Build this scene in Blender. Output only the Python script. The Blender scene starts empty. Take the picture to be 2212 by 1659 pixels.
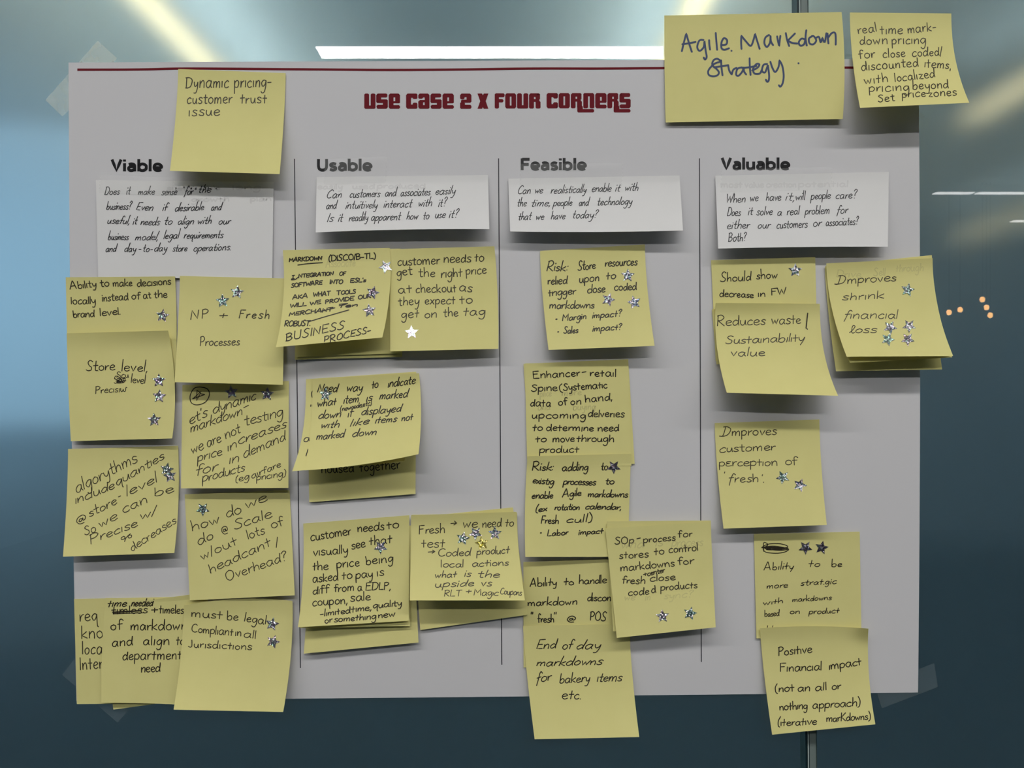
import bpy, math, random
from mathutils import Vector

# ------------------------------------------------------------------ camera, world, exposure
SC = bpy.context.scene
COL = SC.collection
D, F, CX, CY, ZC = 0.5445, 1640.0, 1106.0, 829.5, 1.45
cam_data = bpy.data.cameras.new('camera')
cam_data.sensor_width = 36.0
cam_data.lens = 36.0 * F / 2212.0
cam_data.clip_start = 0.01
cam = bpy.data.objects.new('camera', cam_data)
cam.location = (0, -D, ZC)
cam.rotation_euler = (math.pi / 2, 0, 0)
COL.objects.link(cam)
SC.camera = cam
world = bpy.data.worlds.new('world')
world.use_nodes = True
world.node_tree.nodes['Background'].inputs[0].default_value = (0.5, 0.7, 1.0, 1)
world.node_tree.nodes['Background'].inputs[1].default_value = 0.6
SC.world = world
SC.view_settings.view_transform = 'Standard'
SC.view_settings.look = 'None'
SC.view_settings.exposure = 0.0
SC.view_settings.gamma = 1.0
SC.view_settings.use_curve_mapping = False
LAMP = 62.0            # radiance of the white linear lamp mirrored in the glass
NEAR = 30.0            # radiance of the linear lamps nearer to the glass and further back
WARM = 12.0            # radiance of the warm strips beyond the glass
UPLIGHT = 31.0         # radiance of their upward side, washing the ceiling
SKYGLOW = 1.5          # daylight in the left window, and glow of the added fill panel


def P(px, py, h=0.0):
    """photo pixel + distance off the wall (m) -> world point"""
    k = (D - h) / F
    return Vector(((px - CX) * k, -h, ZC + (CY - py) * k))


# ------------------------------------------------------------------ materials
def mat(name):
    m = bpy.data.materials.new(name)
    m.use_nodes = True
    nt = m.node_tree
    nt.nodes.clear()
    out = nt.nodes.new('ShaderNodeOutputMaterial')
    return m, nt, out


def nd(nt, kind, **kw):
    n = nt.nodes.new(kind)
    for k, v in kw.items():
        if k.startswith('_'):
            setattr(n, k[1:], v)
        else:
            n.inputs[k.replace('__', ' ')].default_value = v
    return n


def simple(name, col, rough=0.6, metal=0.0, spec=0.3):
    m, nt, out = mat(name)
    b = nd(nt, 'ShaderNodeBsdfPrincipled', Roughness=rough, Metallic=metal)
    b.inputs['Base Color'].default_value = (*col, 1)
    b.inputs['Specular IOR Level'].default_value = spec
    nt.links.new(b.outputs[0], out.inputs[0])
    return m


def emitter(name, col, s):
    m, nt, out = mat(name)
    e = nd(nt, 'ShaderNodeEmission', Strength=s)
    e.inputs[0].default_value = (*col, 1)
    nt.links.new(e.outputs[0], out.inputs[0])
    return m


def paper(name, col, col2, trans, scale=60.0, bump=0.05):
    """paper: diffuse plus a little light let through, faint mottling and fibre relief"""
    m, nt, out = mat(name)
    tc = nd(nt, 'ShaderNodeTexCoord')
    n1 = nd(nt, 'ShaderNodeTexNoise', Scale=scale, Detail=4.0)
    n2 = nd(nt, 'ShaderNodeTexNoise', Scale=2200.0, Detail=3.0)
    nt.links.new(tc.outputs['Object'], n1.inputs['Vector'])
    nt.links.new(tc.outputs['Object'], n2.inputs['Vector'])
    mx = nd(nt, 'ShaderNodeMix', _data_type='RGBA')
    mx.inputs[6].default_value = (*col, 1)
    mx.inputs[7].default_value = (*col2, 1)
    nt.links.new(n1.outputs[0], mx.inputs[0])
    bp = nd(nt, 'ShaderNodeBump', Strength=bump, Distance=0.0002)
    nt.links.new(n2.outputs[0], bp.inputs['Height'])
    d = nd(nt, 'ShaderNodeBsdfPrincipled', Roughness=0.75)
    d.inputs['Specular IOR Level'].default_value = 0.15
    nt.links.new(mx.outputs[2], d.inputs['Base Color'])
    nt.links.new(bp.outputs[0], d.inputs['Normal'])
    t = nd(nt, 'ShaderNodeBsdfTranslucent')
    nt.links.new(mx.outputs[2], t.inputs[0])
    ms = nd(nt, 'ShaderNodeMixShader')
    ms.inputs[0].default_value = trans
    nt.links.new(d.outputs[0], ms.inputs[1])
    nt.links.new(t.outputs[0], ms.inputs[2])
    nt.links.new(ms.outputs[0], out.inputs[0])
    return m


M = {}
M['note'] = paper('yellow_note_paper', (0.84, 0.785, 0.345), (0.79, 0.735, 0.305), 0.16)
M['poster'] = paper('poster_paper', (0.665, 0.655, 0.675), (0.64, 0.635, 0.655), 0.04, 8.0)
M['card'] = paper('card_paper', (0.80, 0.79, 0.79), (0.76, 0.755, 0.75), 0.06, 30.0)
M['ink'] = simple('black_pen_ink', (0.028, 0.022, 0.012), 0.5)
M['fineink'] = simple('black_fine_pen_ink', (0.05, 0.042, 0.022), 0.5)
M['cardink'] = simple('grey_black_pen_ink', (0.03, 0.03, 0.032), 0.5)
M['marker'] = simple('blue_marker_ink', (0.022, 0.045, 0.13), 0.45)
M['black'] = simple('black_print', (0.008, 0.008, 0.010), 0.35)
M['red'] = simple('dark_red_print', (0.145, 0.006, 0.013), 0.6, spec=0.12)
M['rule'] = simple('divider_print', (0.02, 0.02, 0.03), 0.5)
M['wall'] = simple('painted_wall', (0.54, 0.62, 0.66), 0.8)
M['ceiling'] = simple('ceiling_paint', (0.62, 0.63, 0.62), 0.9)
M['floor'] = simple('dark_carpet', (0.032, 0.054, 0.078), 0.95)
M['housing'] = simple('white_metal', (0.6, 0.6, 0.6), 0.4)
M['seal'] = simple('dark_teal_glass_edge', (0.008, 0.022, 0.026), 0.2)
M['lamp'] = emitter('lamp_diffuser', (1.0, 0.985, 0.95), LAMP)
M['near'] = emitter('near_lamp_diffuser', (1.0, 0.985, 0.95), NEAR)
M['far'] = emitter('far_lamp_diffuser', (1.0, 0.99, 0.97), 13.0)
M['uplight_low'] = emitter('dim_uplight_diffuser', (0.80, 0.95, 1.0), UPLIGHT * 0.5)
M['uplight'] = emitter('uplight_diffuser', (0.80, 0.95, 1.0), UPLIGHT)
M['warm'] = emitter('warm_strip_diffuser', (1.0, 0.76, 0.38), WARM)
M['bulb'] = emitter('warm_bulb', (1.0, 0.50, 0.16), 26.0)
M['sky'] = emitter('daylight_pane', (0.50, 0.76, 1.0), SKYGLOW)  # shared by the left window and the added fill panel


def glass_front():
    """polished face of the pane: a mirror by Fresnel, otherwise clear"""
    m, nt, out = mat('polished_glass_face')
    fr = nd(nt, 'ShaderNodeFresnel', IOR=1.52)
    g = nd(nt, 'ShaderNodeBsdfGlossy', Roughness=0.012)
    t = nd(nt, 'ShaderNodeBsdfTransparent')
    t.inputs[0].default_value = (0.93, 0.97, 0.97, 1)
    ms = nd(nt, 'ShaderNodeMixShader')
    nt.links.new(fr.outputs[0], ms.inputs[0])
    nt.links.new(t.outputs[0], ms.inputs[1])
    nt.links.new(g.outputs[0], ms.inputs[2])
    nt.links.new(ms.outputs[0], out.inputs[0])
    return m


def glass_frost():
    """frosted back of the pane: part scatters, part blurs what stands behind"""
    m, nt, out = mat('frosted_glass_face')
    tc = nd(nt, 'ShaderNodeTexCoord')
    n = nd(nt, 'ShaderNodeTexNoise', Scale=900.0, Detail=2.0)
    nt.links.new(tc.outputs['Object'], n.inputs['Vector'])
    bp = nd(nt, 'ShaderNodeBump', Strength=0.08, Distance=0.0003)
    nt.links.new(n.outputs[0], bp.inputs['Height'])
    d = nd(nt, 'ShaderNodeBsdfDiffuse')
    d.inputs[0].default_value = (0.045, 0.112, 0.170, 1)
    tl = nd(nt, 'ShaderNodeBsdfTranslucent')
    tl.inputs[0].default_value = (0.30, 0.42, 0.50, 1)
    r1 = nd(nt, 'ShaderNodeBsdfRefraction', Roughness=0.22, IOR=0.75)
    r1.inputs[0].default_value = (0.78, 0.86, 0.88, 1)
    r2 = nd(nt, 'ShaderNodeBsdfRefraction', Roughness=0.85, IOR=0.75)
    r2.inputs[0].default_value = (0.62, 0.76, 0.82, 1)
    for s in (d, r1, r2):
        nt.links.new(bp.outputs[0], s.inputs['Normal'])
    mr = nd(nt, 'ShaderNodeMixShader'); mr.inputs[0].default_value = 0.70
    nt.links.new(r1.outputs[0], mr.inputs[1]); nt.links.new(r2.outputs[0], mr.inputs[2])
    md = nd(nt, 'ShaderNodeMixShader'); md.inputs[0].default_value = 0.32
    nt.links.new(d.outputs[0], md.inputs[1]); nt.links.new(tl.outputs[0], md.inputs[2])
    ms = nd(nt, 'ShaderNodeMixShader'); ms.inputs[0].default_value = 0.58
    nt.links.new(md.outputs[0], ms.inputs[1]); nt.links.new(mr.outputs[0], ms.inputs[2])
    nt.links.new(ms.outputs[0], out.inputs[0])
    return m


M['glass'] = glass_front()
M['frost'] = glass_frost()
M['palestrip'] = simple('pale_seal_strip', (0.42, 0.50, 0.48), 0.4)
M['stile'] = simple('grey_green_stile', (0.16, 0.20, 0.19), 0.5)
M['edge'] = simple('green_glass_edge', (0.10, 0.17, 0.17), 0.25, spec=0.6)


def tape_mat(name, alpha, col=(0.85, 0.86, 0.84), rough=0.28):
    m, nt, out = mat(name)
    b = nd(nt, 'ShaderNodeBsdfPrincipled', Roughness=rough)
    b.inputs['Base Color'].default_value = (*col, 1)
    tc = nd(nt, 'ShaderNodeTexCoord')
    n = nd(nt, 'ShaderNodeTexNoise', Scale=90.0, Detail=3.0)
    nt.links.new(tc.outputs['Object'], n.inputs['Vector'])
    mp = nd(nt, 'ShaderNodeMapRange')
    mp.inputs['To Min'].default_value = alpha * 0.75
    mp.inputs['To Max'].default_value = alpha * 1.25
    nt.links.new(n.outputs[0], mp.inputs['Value'])
    t = nd(nt, 'ShaderNodeBsdfTransparent')
    ms = nd(nt, 'ShaderNodeMixShader')
    nt.links.new(mp.outputs[0], ms.inputs[0])
    nt.links.new(t.outputs[0], ms.inputs[1])
    nt.links.new(b.outputs[0], ms.inputs[2])
    nt.links.new(ms.outputs[0], out.inputs[0])
    return m


M['tape'] = tape_mat('matte_tape', 0.09)
M['tapetop'] = tape_mat('yellowed_tape_on_glass', 0.30, (0.80, 0.82, 0.70))
M['tapeglass'] = tape_mat('tape_on_glass', 0.065, (0.7, 0.82, 0.8))


def star_mat(name, tint, tint2, tilt, rough=0.22):
    """holographic glitter foil: each flake has its own hue and its own small tilt"""
    m, nt, out = mat(name)
    tc = nd(nt, 'ShaderNodeTexCoord')
    oi = nd(nt, 'ShaderNodeObjectInfo')
    mul = nd(nt, 'ShaderNodeMath', _operation='MULTIPLY'); mul.inputs[1].default_value = 3.0
    nt.links.new(oi.outputs['Random'], mul.inputs[0])
    add = nd(nt, 'ShaderNodeVectorMath', _operation='ADD')
    nt.links.new(tc.outputs['Object'], add.inputs[0]); nt.links.new(mul.outputs[0], add.inputs[1])
    v = nd(nt, 'ShaderNodeTexVoronoi', Scale=1250.0)
    nt.links.new(add.outputs[0], v.inputs['Vector'])
    sp = nd(nt, 'ShaderNodeSeparateColor', _mode='HSV')
    nt.links.new(v.outputs['Color'], sp.inputs[0])
    cr = nd(nt, 'ShaderNodeValToRGB')
    e = cr.color_ramp.elements
    e[0].position = 0.0; e[0].color = (*tint, 1)
    e[1].position = 1.0; e[1].color = (*tint2, 1)
    for pos, c in ((0.3, (0.30, 0.27, 0.34)), (0.5, (0.75, 0.72, 0.78)), (0.62, (0.16, 0.24, 0.28)), (0.75, (0.85, 0.62, 0.66)), (0.88, (0.45, 0.8, 0.62))):
        if name.split('_')[0] in ('gold', 'dark', 'green'):
            k = 0.25 if name[0] == 'g' and name[1] == 'r' else 0.6
            c = tuple((1 - k) * p + k * q for p, q in zip(c, tint))
        x = e.new(pos); x.color = (*c, 1)
    nt.links.new(sp.outputs[0], cr.inputs[0])
    sub = nd(nt, 'ShaderNodeVectorMath', _operation='SUBTRACT'); sub.inputs[1].default_value = (0.5, 0.5, 0.5)
    nt.links.new(v.outputs['Color'], sub.inputs[0])
    sc = nd(nt, 'ShaderNodeVectorMath', _operation='SCALE'); sc.inputs['Scale'].default_value = tilt
    nt.links.new(sub.outputs[0], sc.inputs[0])
    ge = nd(nt, 'ShaderNodeNewGeometry')
    ad = nd(nt, 'ShaderNodeVectorMath', _operation='ADD')
    nt.links.new(ge.outputs['Normal'], ad.inputs[0]); nt.links.new(sc.outputs[0], ad.inputs[1])
    no = nd(nt, 'ShaderNodeVectorMath', _operation='NORMALIZE')
    nt.links.new(ad.outputs[0], no.inputs[0])
    b = nd(nt, 'ShaderNodeBsdfPrincipled', Roughness=rough, Metallic=0.8)
    hs = nd(nt, 'ShaderNodeHueSaturation', Value=0.72 if name != 'bright_silver_foil' else 1.0, Saturation=1.1)
    nt.links.new(cr.outputs[0], hs.inputs['Color'])
    nt.links.new(hs.outputs[0], b.inputs['Base Color'])
    nt.links.new(no.outputs[0], b.inputs['Normal'])
    nt.links.new(b.outputs[0], out.inputs[0])
    return m


M['star'] = star_mat('silver_glitter_foil', (0.55, 0.53, 0.60), (0.62, 0.60, 0.66), 0.85, 0.34)
M['star_green'] = star_mat('green_glitter_foil', (0.30, 0.58, 0.48), (0.50, 0.62, 0.55), 0.85, 0.34)
M['star_blue'] = star_mat('blue_glitter_foil', (0.38, 0.50, 0.80), (0.62, 0.66, 0.85), 0.85, 0.34)
M['star_purple'] = star_mat('purple_glitter_foil', (0.50, 0.38, 0.62), (0.66, 0.55, 0.70), 0.85, 0.34)
M['star_dark'] = star_mat('dark_glitter_foil', (0.14, 0.11, 0.16), (0.22, 0.18, 0.24), 0.8, 0.34)
M['star_gold'] = star_mat('gold_glitter_foil', (0.85, 0.72, 0.06), (0.80, 0.60, 0.10), 0.8, 0.34)
M['star_white'] = star_mat('bright_silver_foil', (0.95, 0.95, 0.95), (0.9, 0.92, 0.95), 0.06, 0.24)


# ------------------------------------------------------------------ mesh helpers
def link(name, verts, faces, mats, parent=None, loc=None, fm=None, smooth=False):
    """one mesh object; verts are world coordinates, the origin goes to loc"""
    loc = Vector(loc) if loc is not None else (parent_loc(parent) if parent else Vector((0, 0, 0)))
    me = bpy.data.meshes.new(name)
    me.from_pydata([tuple(Vector(v) - loc) for v in verts], [], faces)
    for m in (mats if isinstance(mats, (list, tuple)) else [mats]):
        me.materials.append(m)
    if fm:
        for p, i in zip(me.polygons, fm):
            p.material_index = i
    if smooth:
        me.polygons.foreach_set('use_smooth', [True] * len(me.polygons))
    me.update()
    o = bpy.data.objects.new(name, me)
    if parent:
        o.parent = parent
        o.location = loc - parent_loc(parent)
    else:
        o.location = loc
    COL.objects.link(o)
    return o


def parent_loc(p):
    l = Vector((0, 0, 0))
    while p:
        l += p.location
        p = p.parent
    return l


def box(x0, x1, y0, y1, z0, z1):
    v = [(x, y, z) for x in (x0, x1) for y in (y0, y1) for z in (z0, z1)]
    f = [(0, 1, 3, 2), (4, 6, 7, 5), (0, 4, 5, 1), (2, 3, 7, 6), (0, 2, 6, 4), (1, 5, 7, 3)]
    return v, f          # faces: -x, +x, -y, +y, -z, +z


def tag(o, label=None, cat=None, group=None, kind=None):
    if label: o['label'] = label
    if cat: o['category'] = cat
    if group: o['group'] = group
    if kind: o['kind'] = kind
    return o


def struct(name, dims, m):
    v, f = box(*dims)
    c = ((dims[0] + dims[1]) / 2, (dims[2] + dims[3]) / 2, dims[4])
    return tag(link(name, v, f, m, loc=c), kind='structure')


# ------------------------------------------------------------------ the rooms on both sides of the glass
ZL = ZC + 1.2            # height of the lamps
CEIL = ZL + 0.26
tag(struct('floor', (-4.5, 6.5, -7, 9, -0.1, 0), M['floor']), 'dark carpet floor on both sides of the glass')
tag(struct('ceiling', (-4.5, 6.5, -7, 9, CEIL, CEIL + 0.1), M['ceiling']), 'pale ceiling carrying the linear lamps')
struct('wall_left', (-4.6, -4.5, -7, 9, 0, CEIL), M['wall'])
struct('wall_right', (6.5, 6.6, -7, 9, 0, CEIL), M['wall'])
struct('wall_back', (-4.6, 6.6, -7.1, -7, 0, CEIL), M['wall'])
struct('wall_front', (-4.6, 6.6, 9, 9.1, 0, CEIL), M['wall'])

# daylight window in the far room, on the left
def window(i, x0, x1, y, z0, z1):
    v, f = box(x0, x1, y, y + 0.01, z0, z1)
    w = tag(link('window_%d' % i, v, f, M['sky'], loc=((x0 + x1) / 2, y, z0)), 'daylight window in the room beyond the glass', kind='structure')
    t = 0.05
    for (a, b, c, d) in ((x0 - t, x1 + t, z1, z1 + t), (x0 - t, x1 + t, z0 - t, z0), (x0 - t, x0, z0, z1), (x1, x1 + t, z0, z1)):
        v, f = box(a, b, y - 0.03, y + 0.02, c, d)
        link('window_frame', v, f, M['housing'], parent=w)
window(1, -4.4, -2.05, 5.2, 1.22, 2.85)
v, f = box(6.44, 6.45, 1.5, 7.5, 1.0, 2.5)  # unseen glowing panel, added to brighten the far room's right side with blue
w2 = tag(link('window_2', v, f, M['sky'], loc=(6.445, 4.5, 1.0)), 'daylight window on the right of the room beyond the glass', kind='structure')
for (a, b, c, d) in ((1.45, 7.55, 2.5, 2.55), (1.45, 7.55, 0.95, 1.0), (1.45, 1.5, 1.0, 2.5), (7.5, 7.55, 1.0, 2.5), (4.48, 4.52, 1.0, 2.5)):
    v, f = box(6.40, 6.5, a, b, c, d)
    link('window_frame', v, f, M['housing'], parent=w2)  # bars around the added panel
v, f = box(-4.5, -2.0, 5.25, 5.35, 0, CEIL)
tag(link('wall_partition', v, f, M['wall'], loc=(-3.2, 5.3, 0)), kind='structure')

# glass partition: two frosted panes with a joint near the right of the picture, very slightly out of plumb
XJ, LEAN = 0.2093, -0.0115
def leaning(v, fix=None):
    return [(x if fix is not None and abs(x - fix) < 1e-6 else x + LEAN * (z - ZC), y, z) for (x, y, z) in v]
def pane(x0, x1, y0, outer, lab):
    v, f = box(x0, x1, y0, y0 + 0.010, 0.02, CEIL - 0.02)
    o = link('glass_panel', leaning(v, outer), f, [M['glass'], M['frost'], M['edge']], loc=((x0 + x1) / 2, y0, 0.02), fm=[2, 2, 0, 1, 2, 2])
    return tag(o, lab, kind='structure')
pane(-2.4, XJ - 0.0018, 0.0, -2.4, 'frosted glass panel left of the vertical joint, behind the poster')
pane(XJ + 0.0064, 3.2, 0.0, 3.2, 'frosted glass panel right of the vertical joint')
def strip(name, x0, x1, y0, y1, m, lab):
    v, f = box(x0, x1, y0, y1, 0.02, CEIL - 0.02)
    return tag(link(name, leaning(v), f, m, loc=((x0 + x1) / 2, y0, 0.02)), lab, kind='structure')
strip('trim_1', XJ + 0.0002, XJ + 0.0009, 0.0008, 0.009, M['palestrip'], 'pale seal strip inside the glass joint')
strip('trim_2', XJ - 0.0016, XJ, 0.0012, 0.009, M['seal'], 'dark edge of the left glass panel at the joint')
strip('trim_3', XJ + 0.0010, XJ + 0.0015, 0.0012, 0.009, M['seal'], 'thin dark line right of the pale seal at the joint')
strip('trim_4', XJ + 0.0016, XJ + 0.0062, 0.0010, 0.010, M['stile'], 'grey green stile right of the glass joint')
# walls beside the glass partition
for n, x0, x1 in ((1, -4.6, -2.4), (2, 3.2, 6.6)):
    struct('wall_beside_glass' if n == 1 else 'wall_beside_glass', (x0, x1, 0, 0.1, 0, CEIL), M['wall'])

# lamps
def lamp(label, x0, x1, y0, y1, m, group, z=ZL, cat='lamp'):
    c = ((x0 + x1) / 2, (y0 + y1) / 2, z)
    t = tag(bpy.data.objects.new('ceiling_light', None), label, cat, group)
    t.location = c
    t.empty_display_size = 0.1
    COL.objects.link(t)
    up = m is M['warm']
    v, f = box(x0 - 0.006, x1 + 0.006, y0 - 0.006, y1 + 0.006, z + 0.004, z + 0.05)
    link('housing', v, f, M['housing'], parent=t)
    for q in (0.15, 0.85):
        wx, wy = (x0 + (x1 - x0) * q, (y0 + y1) / 2) if x1 - x0 > y1 - y0 else ((x0 + x1) / 2, y0 + (y1 - y0) * q)
        v, f = box(wx - 0.002, wx + 0.002, wy - 0.002, wy + 0.002, z + 0.05, CEIL)
        link('suspension_wire', v, f, M['housing'], parent=t)
    if up:
        v, f = box(x0, x1, y0, y1, z + 0.05, z + 0.053)
        link('uplight_diffuser', v, f, M['uplight' if x0 < 2 else 'uplight_low'], parent=t)
    v, f = box(x0, x1, y0, y1, z, z + 0.004)
    link('diffuser', v, f, m, parent=t)
    return t
G1 = 'white linear lamps'
lamp('long white linear lamp mirrored in the glass above the poster', -0.70, 0.85, -2.253, -2.165, M['lamp'], G1)
lamp('long white linear lamp on the ceiling closest to the glass', -1.9, 2.1, -1.20, -1.11, M['near'], G1)
lamp('white linear lamp mirrored right of the poster, short segment', 2.66, 2.90, -4.265, -4.215, M['far'], G1)
lamp('white linear lamp mirrored right of the poster, long segment', 2.93, 4.2, -4.265, -4.215, M['far'], G1)
lamp('white linear lamp furthest back, mirrored at the right edge', 3.69, 5.0, -5.09, -5.03, M['far'], G1)
G2 = 'warm strips beyond the glass'
lamp('warm strip lamp beyond the glass, upper left of the poster', -1.178, -1.122, 1.2, 7.5, M['warm'], G2)
lamp('warm strip lamp beyond the glass, behind the large blue lettered note', 0.557, 0.613, 1.2, 7.5, M['warm'], G2)
lamp('warm strip lamp beyond the glass, at the right edge by the top note', 2.045, 2.085, 1.2, 4.25, M['warm'], G2)
lamp('warm strip lamp beyond the glass, low faint streak right of the poster', 3.635, 3.665, 6.4, 8.2, M['warm'], G2)
YB = -4.9556
for i, (px, py) in enumerate(((2050, 675), (2074, 669), (2122, 647), (2131, 664), (2139, 681))):
    x, z = (px - CX) / F * 5.5, (CY - py) / F * 5.5
    t = tag(bpy.data.objects.new('pendant_lamp', None), ('leftmost', 'second from left', 'topmost', 'second from right', 'rightmost and lowest')[i] + ' of the small orange pendant bulbs mirrored in the glass', 'lamp', 'orange pendant bulbs')
    t.location = (x, YB, ZC + z)
    COL.objects.link(t)
    vs, fs = [], []
    for a in range(9):
        for b in range(12):
            th, ph = math.pi * a / 8, 2 * math.pi * b / 12
            vs.append((x + 0.017 * math.sin(th) * math.cos(ph), YB + 0.017 * math.sin(th) * math.sin(ph), ZC + z + 0.021 * math.cos(th)))
    for a in range(8):
        for b in range(12):
            fs.append((a * 12 + b, (a + 1) * 12 + b, (a + 1) * 12 + (b + 1) % 12, a * 12 + (b + 1) % 12))
    link('bulb', vs, fs, M['bulb'], parent=t)
    v, f = box(x - 0.003, x + 0.003, YB - 0.003, YB + 0.003, ZC + z + 0.020, CEIL)
    link('cord', v, f, M['black'], parent=t)


# ------------------------------------------------------------------ sheets (poster, cards, notes): curved, with thickness
class Sheet:
    """q: photo corners TL TR BR BL; h: lift in mm (top-left, top-right, bottom-right, bottom-left);
    base: mm off the wall; p: how late the sides drift; bows in pixels"""
    def __init__(s, q, h=(0, 0, 5, 5), base=0.6, p=1.0, pl=None, top=0.0, bot=0.0, left=0.0, right=0.0, e=1.8, curl=None):
        s.q, s.h, s.base, s.p, s.pl, s.e = q, h, base, p, pl if pl else p, e
        s.wave = 0.0
        s.top, s.bot, s.left, s.right, s.curl = top, bot, left, right, curl

    def uv2px(s, u, v):
        (ax, ay), (bx, by), (cx, cy), (dx, dy) = s.q
        vl, vr = max(v, 0) ** s.pl if v > 0 else v, max(v, 0) ** s.p if v > 0 else v
        lx, rx = ax + (dx - ax) * vl, bx + (cx - bx) * vr
        ly, ry = ay + (dy - ay) * v, by + (cy - by) * v
        x = lx + (rx - lx) * u
        y = ly + (ry - ly) * u
        b4u, b4v = 4 * u * (1 - u), 4 * v * (1 - v)
        y += b4u * (s.top * (1 - v) + s.bot * v)
        x += b4v * (s.left * (1 - u) + s.right * u)
        return x, y

    def lift(s, u, v):
        a, b, c, d = s.h
        u = min(max(u, 0), 1); v = min(max(v, 0), 1)
        t = max(0.0, (v - 0.10) / 0.90) ** s.e
        w = max(0.0, 1 - v / 0.20) ** 2
        r = s.base + (a + (b - a) * u) * w + (d + (c - d) * u) * t
        if s.wave:
            k = s.q[0][0] * 0.7 + s.q[0][1]
            r += s.wave * (0.5 + 0.5 * math.sin(u * 5.3 + v * 2.1 + k)) * (0.5 + 0.5 * math.sin(v * 6.1 - u * 1.7 + k * 1.3)) * min(1, v * 4)
        if s.curl:
            for (cu, cv, amt, rad) in s.curl:
                dd = math.hypot(u - cu, v - cv)
                if dd < rad:
                    r += amt * (1 - dd / rad) ** 2
        return r * 0.001

    def px2uv(s, x, y):
        (ax, ay), (bx, by), (cx, cy), (dx, dy) = s.q
        u, v = (x - ax) / (bx - ax), (y - ay) / (dy - ay)
        for _ in range(8):
            fx, fy = s.uv2px(u, v)
            ex, ey = x - fx, y - fy
            if abs(ex) + abs(ey) < 0.02: break
            e = 1e-3
            f1, f2 = s.uv2px(u + e, v), s.uv2px(u, v + e)
            a, b, c, d = (f1[0] - fx) / e, (f2[0] - fx) / e, (f1[1] - fy) / e, (f2[1] - fy) / e
            det = a * d - b * c or 1e-6
            u += (d * ex - b * ey) / det
            v += (-c * ex + a * ey) / det
            u = min(max(u, -0.3), 1.3); v = min(max(v, -0.3), 1.3)
        return u, v

    def on(s, x, y, off=0.00010):
        u, v = s.px2uv(x, y)
        return P(x, y, s.lift(u, v) + off)

    def build(s, name, m, nu=12, nv=24, th=0.00010):
        vs, fs = [], []
        for side in (0, 1):
            for j in range(nv + 1):
                for i in range(nu + 1):
                    u, v = i / nu, j / nv
                    x, y = s.uv2px(u, v)
                    w = P(x, y, s.lift(u, v))
                    if side: w.y += th
                    vs.append(w)
        n = (nu + 1) * (nv + 1)
        g = lambda i, j, k=0: k * n + j * (nu + 1) + i
        for j in range(nv):
            for i in range(nu):
                fs.append((g(i, j), g(i, j + 1), g(i + 1, j + 1), g(i + 1, j)))
                fs.append((g(i, j, 1), g(i + 1, j, 1), g(i + 1, j + 1, 1), g(i, j + 1, 1)))
        def rim(*ids):           # the rim has vertices of its own, so the face stays evenly shaded
            b = len(vs)
            vs.extend(vs[q].copy() for q in ids)
            fs.append((b, b + 1, b + 2, b + 3))
        for i in range(nu):
            rim(g(i, 0), g(i + 1, 0), g(i + 1, 0, 1), g(i, 0, 1))
            rim(g(i, nv), g(i, nv, 1), g(i + 1, nv, 1), g(i + 1, nv))
        for j in range(nv):
            rim(g(0, j), g(0, j, 1), g(0, j + 1, 1), g(0, j + 1))
            rim(g(nu, j), g(nu, j + 1), g(nu, j + 1, 1), g(nu, j, 1))
        x, y = s.uv2px(0.5, 0.5)
        s.obj = link(name, vs, fs, m, loc=P(x, y, s.base * 0.001), smooth=False)
        nf = nu * nv * 2
        s.obj.data.polygons.foreach_set('use_smooth', [i < nf for i in range(len(s.obj.data.polygons))])
        return s.obj


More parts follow.
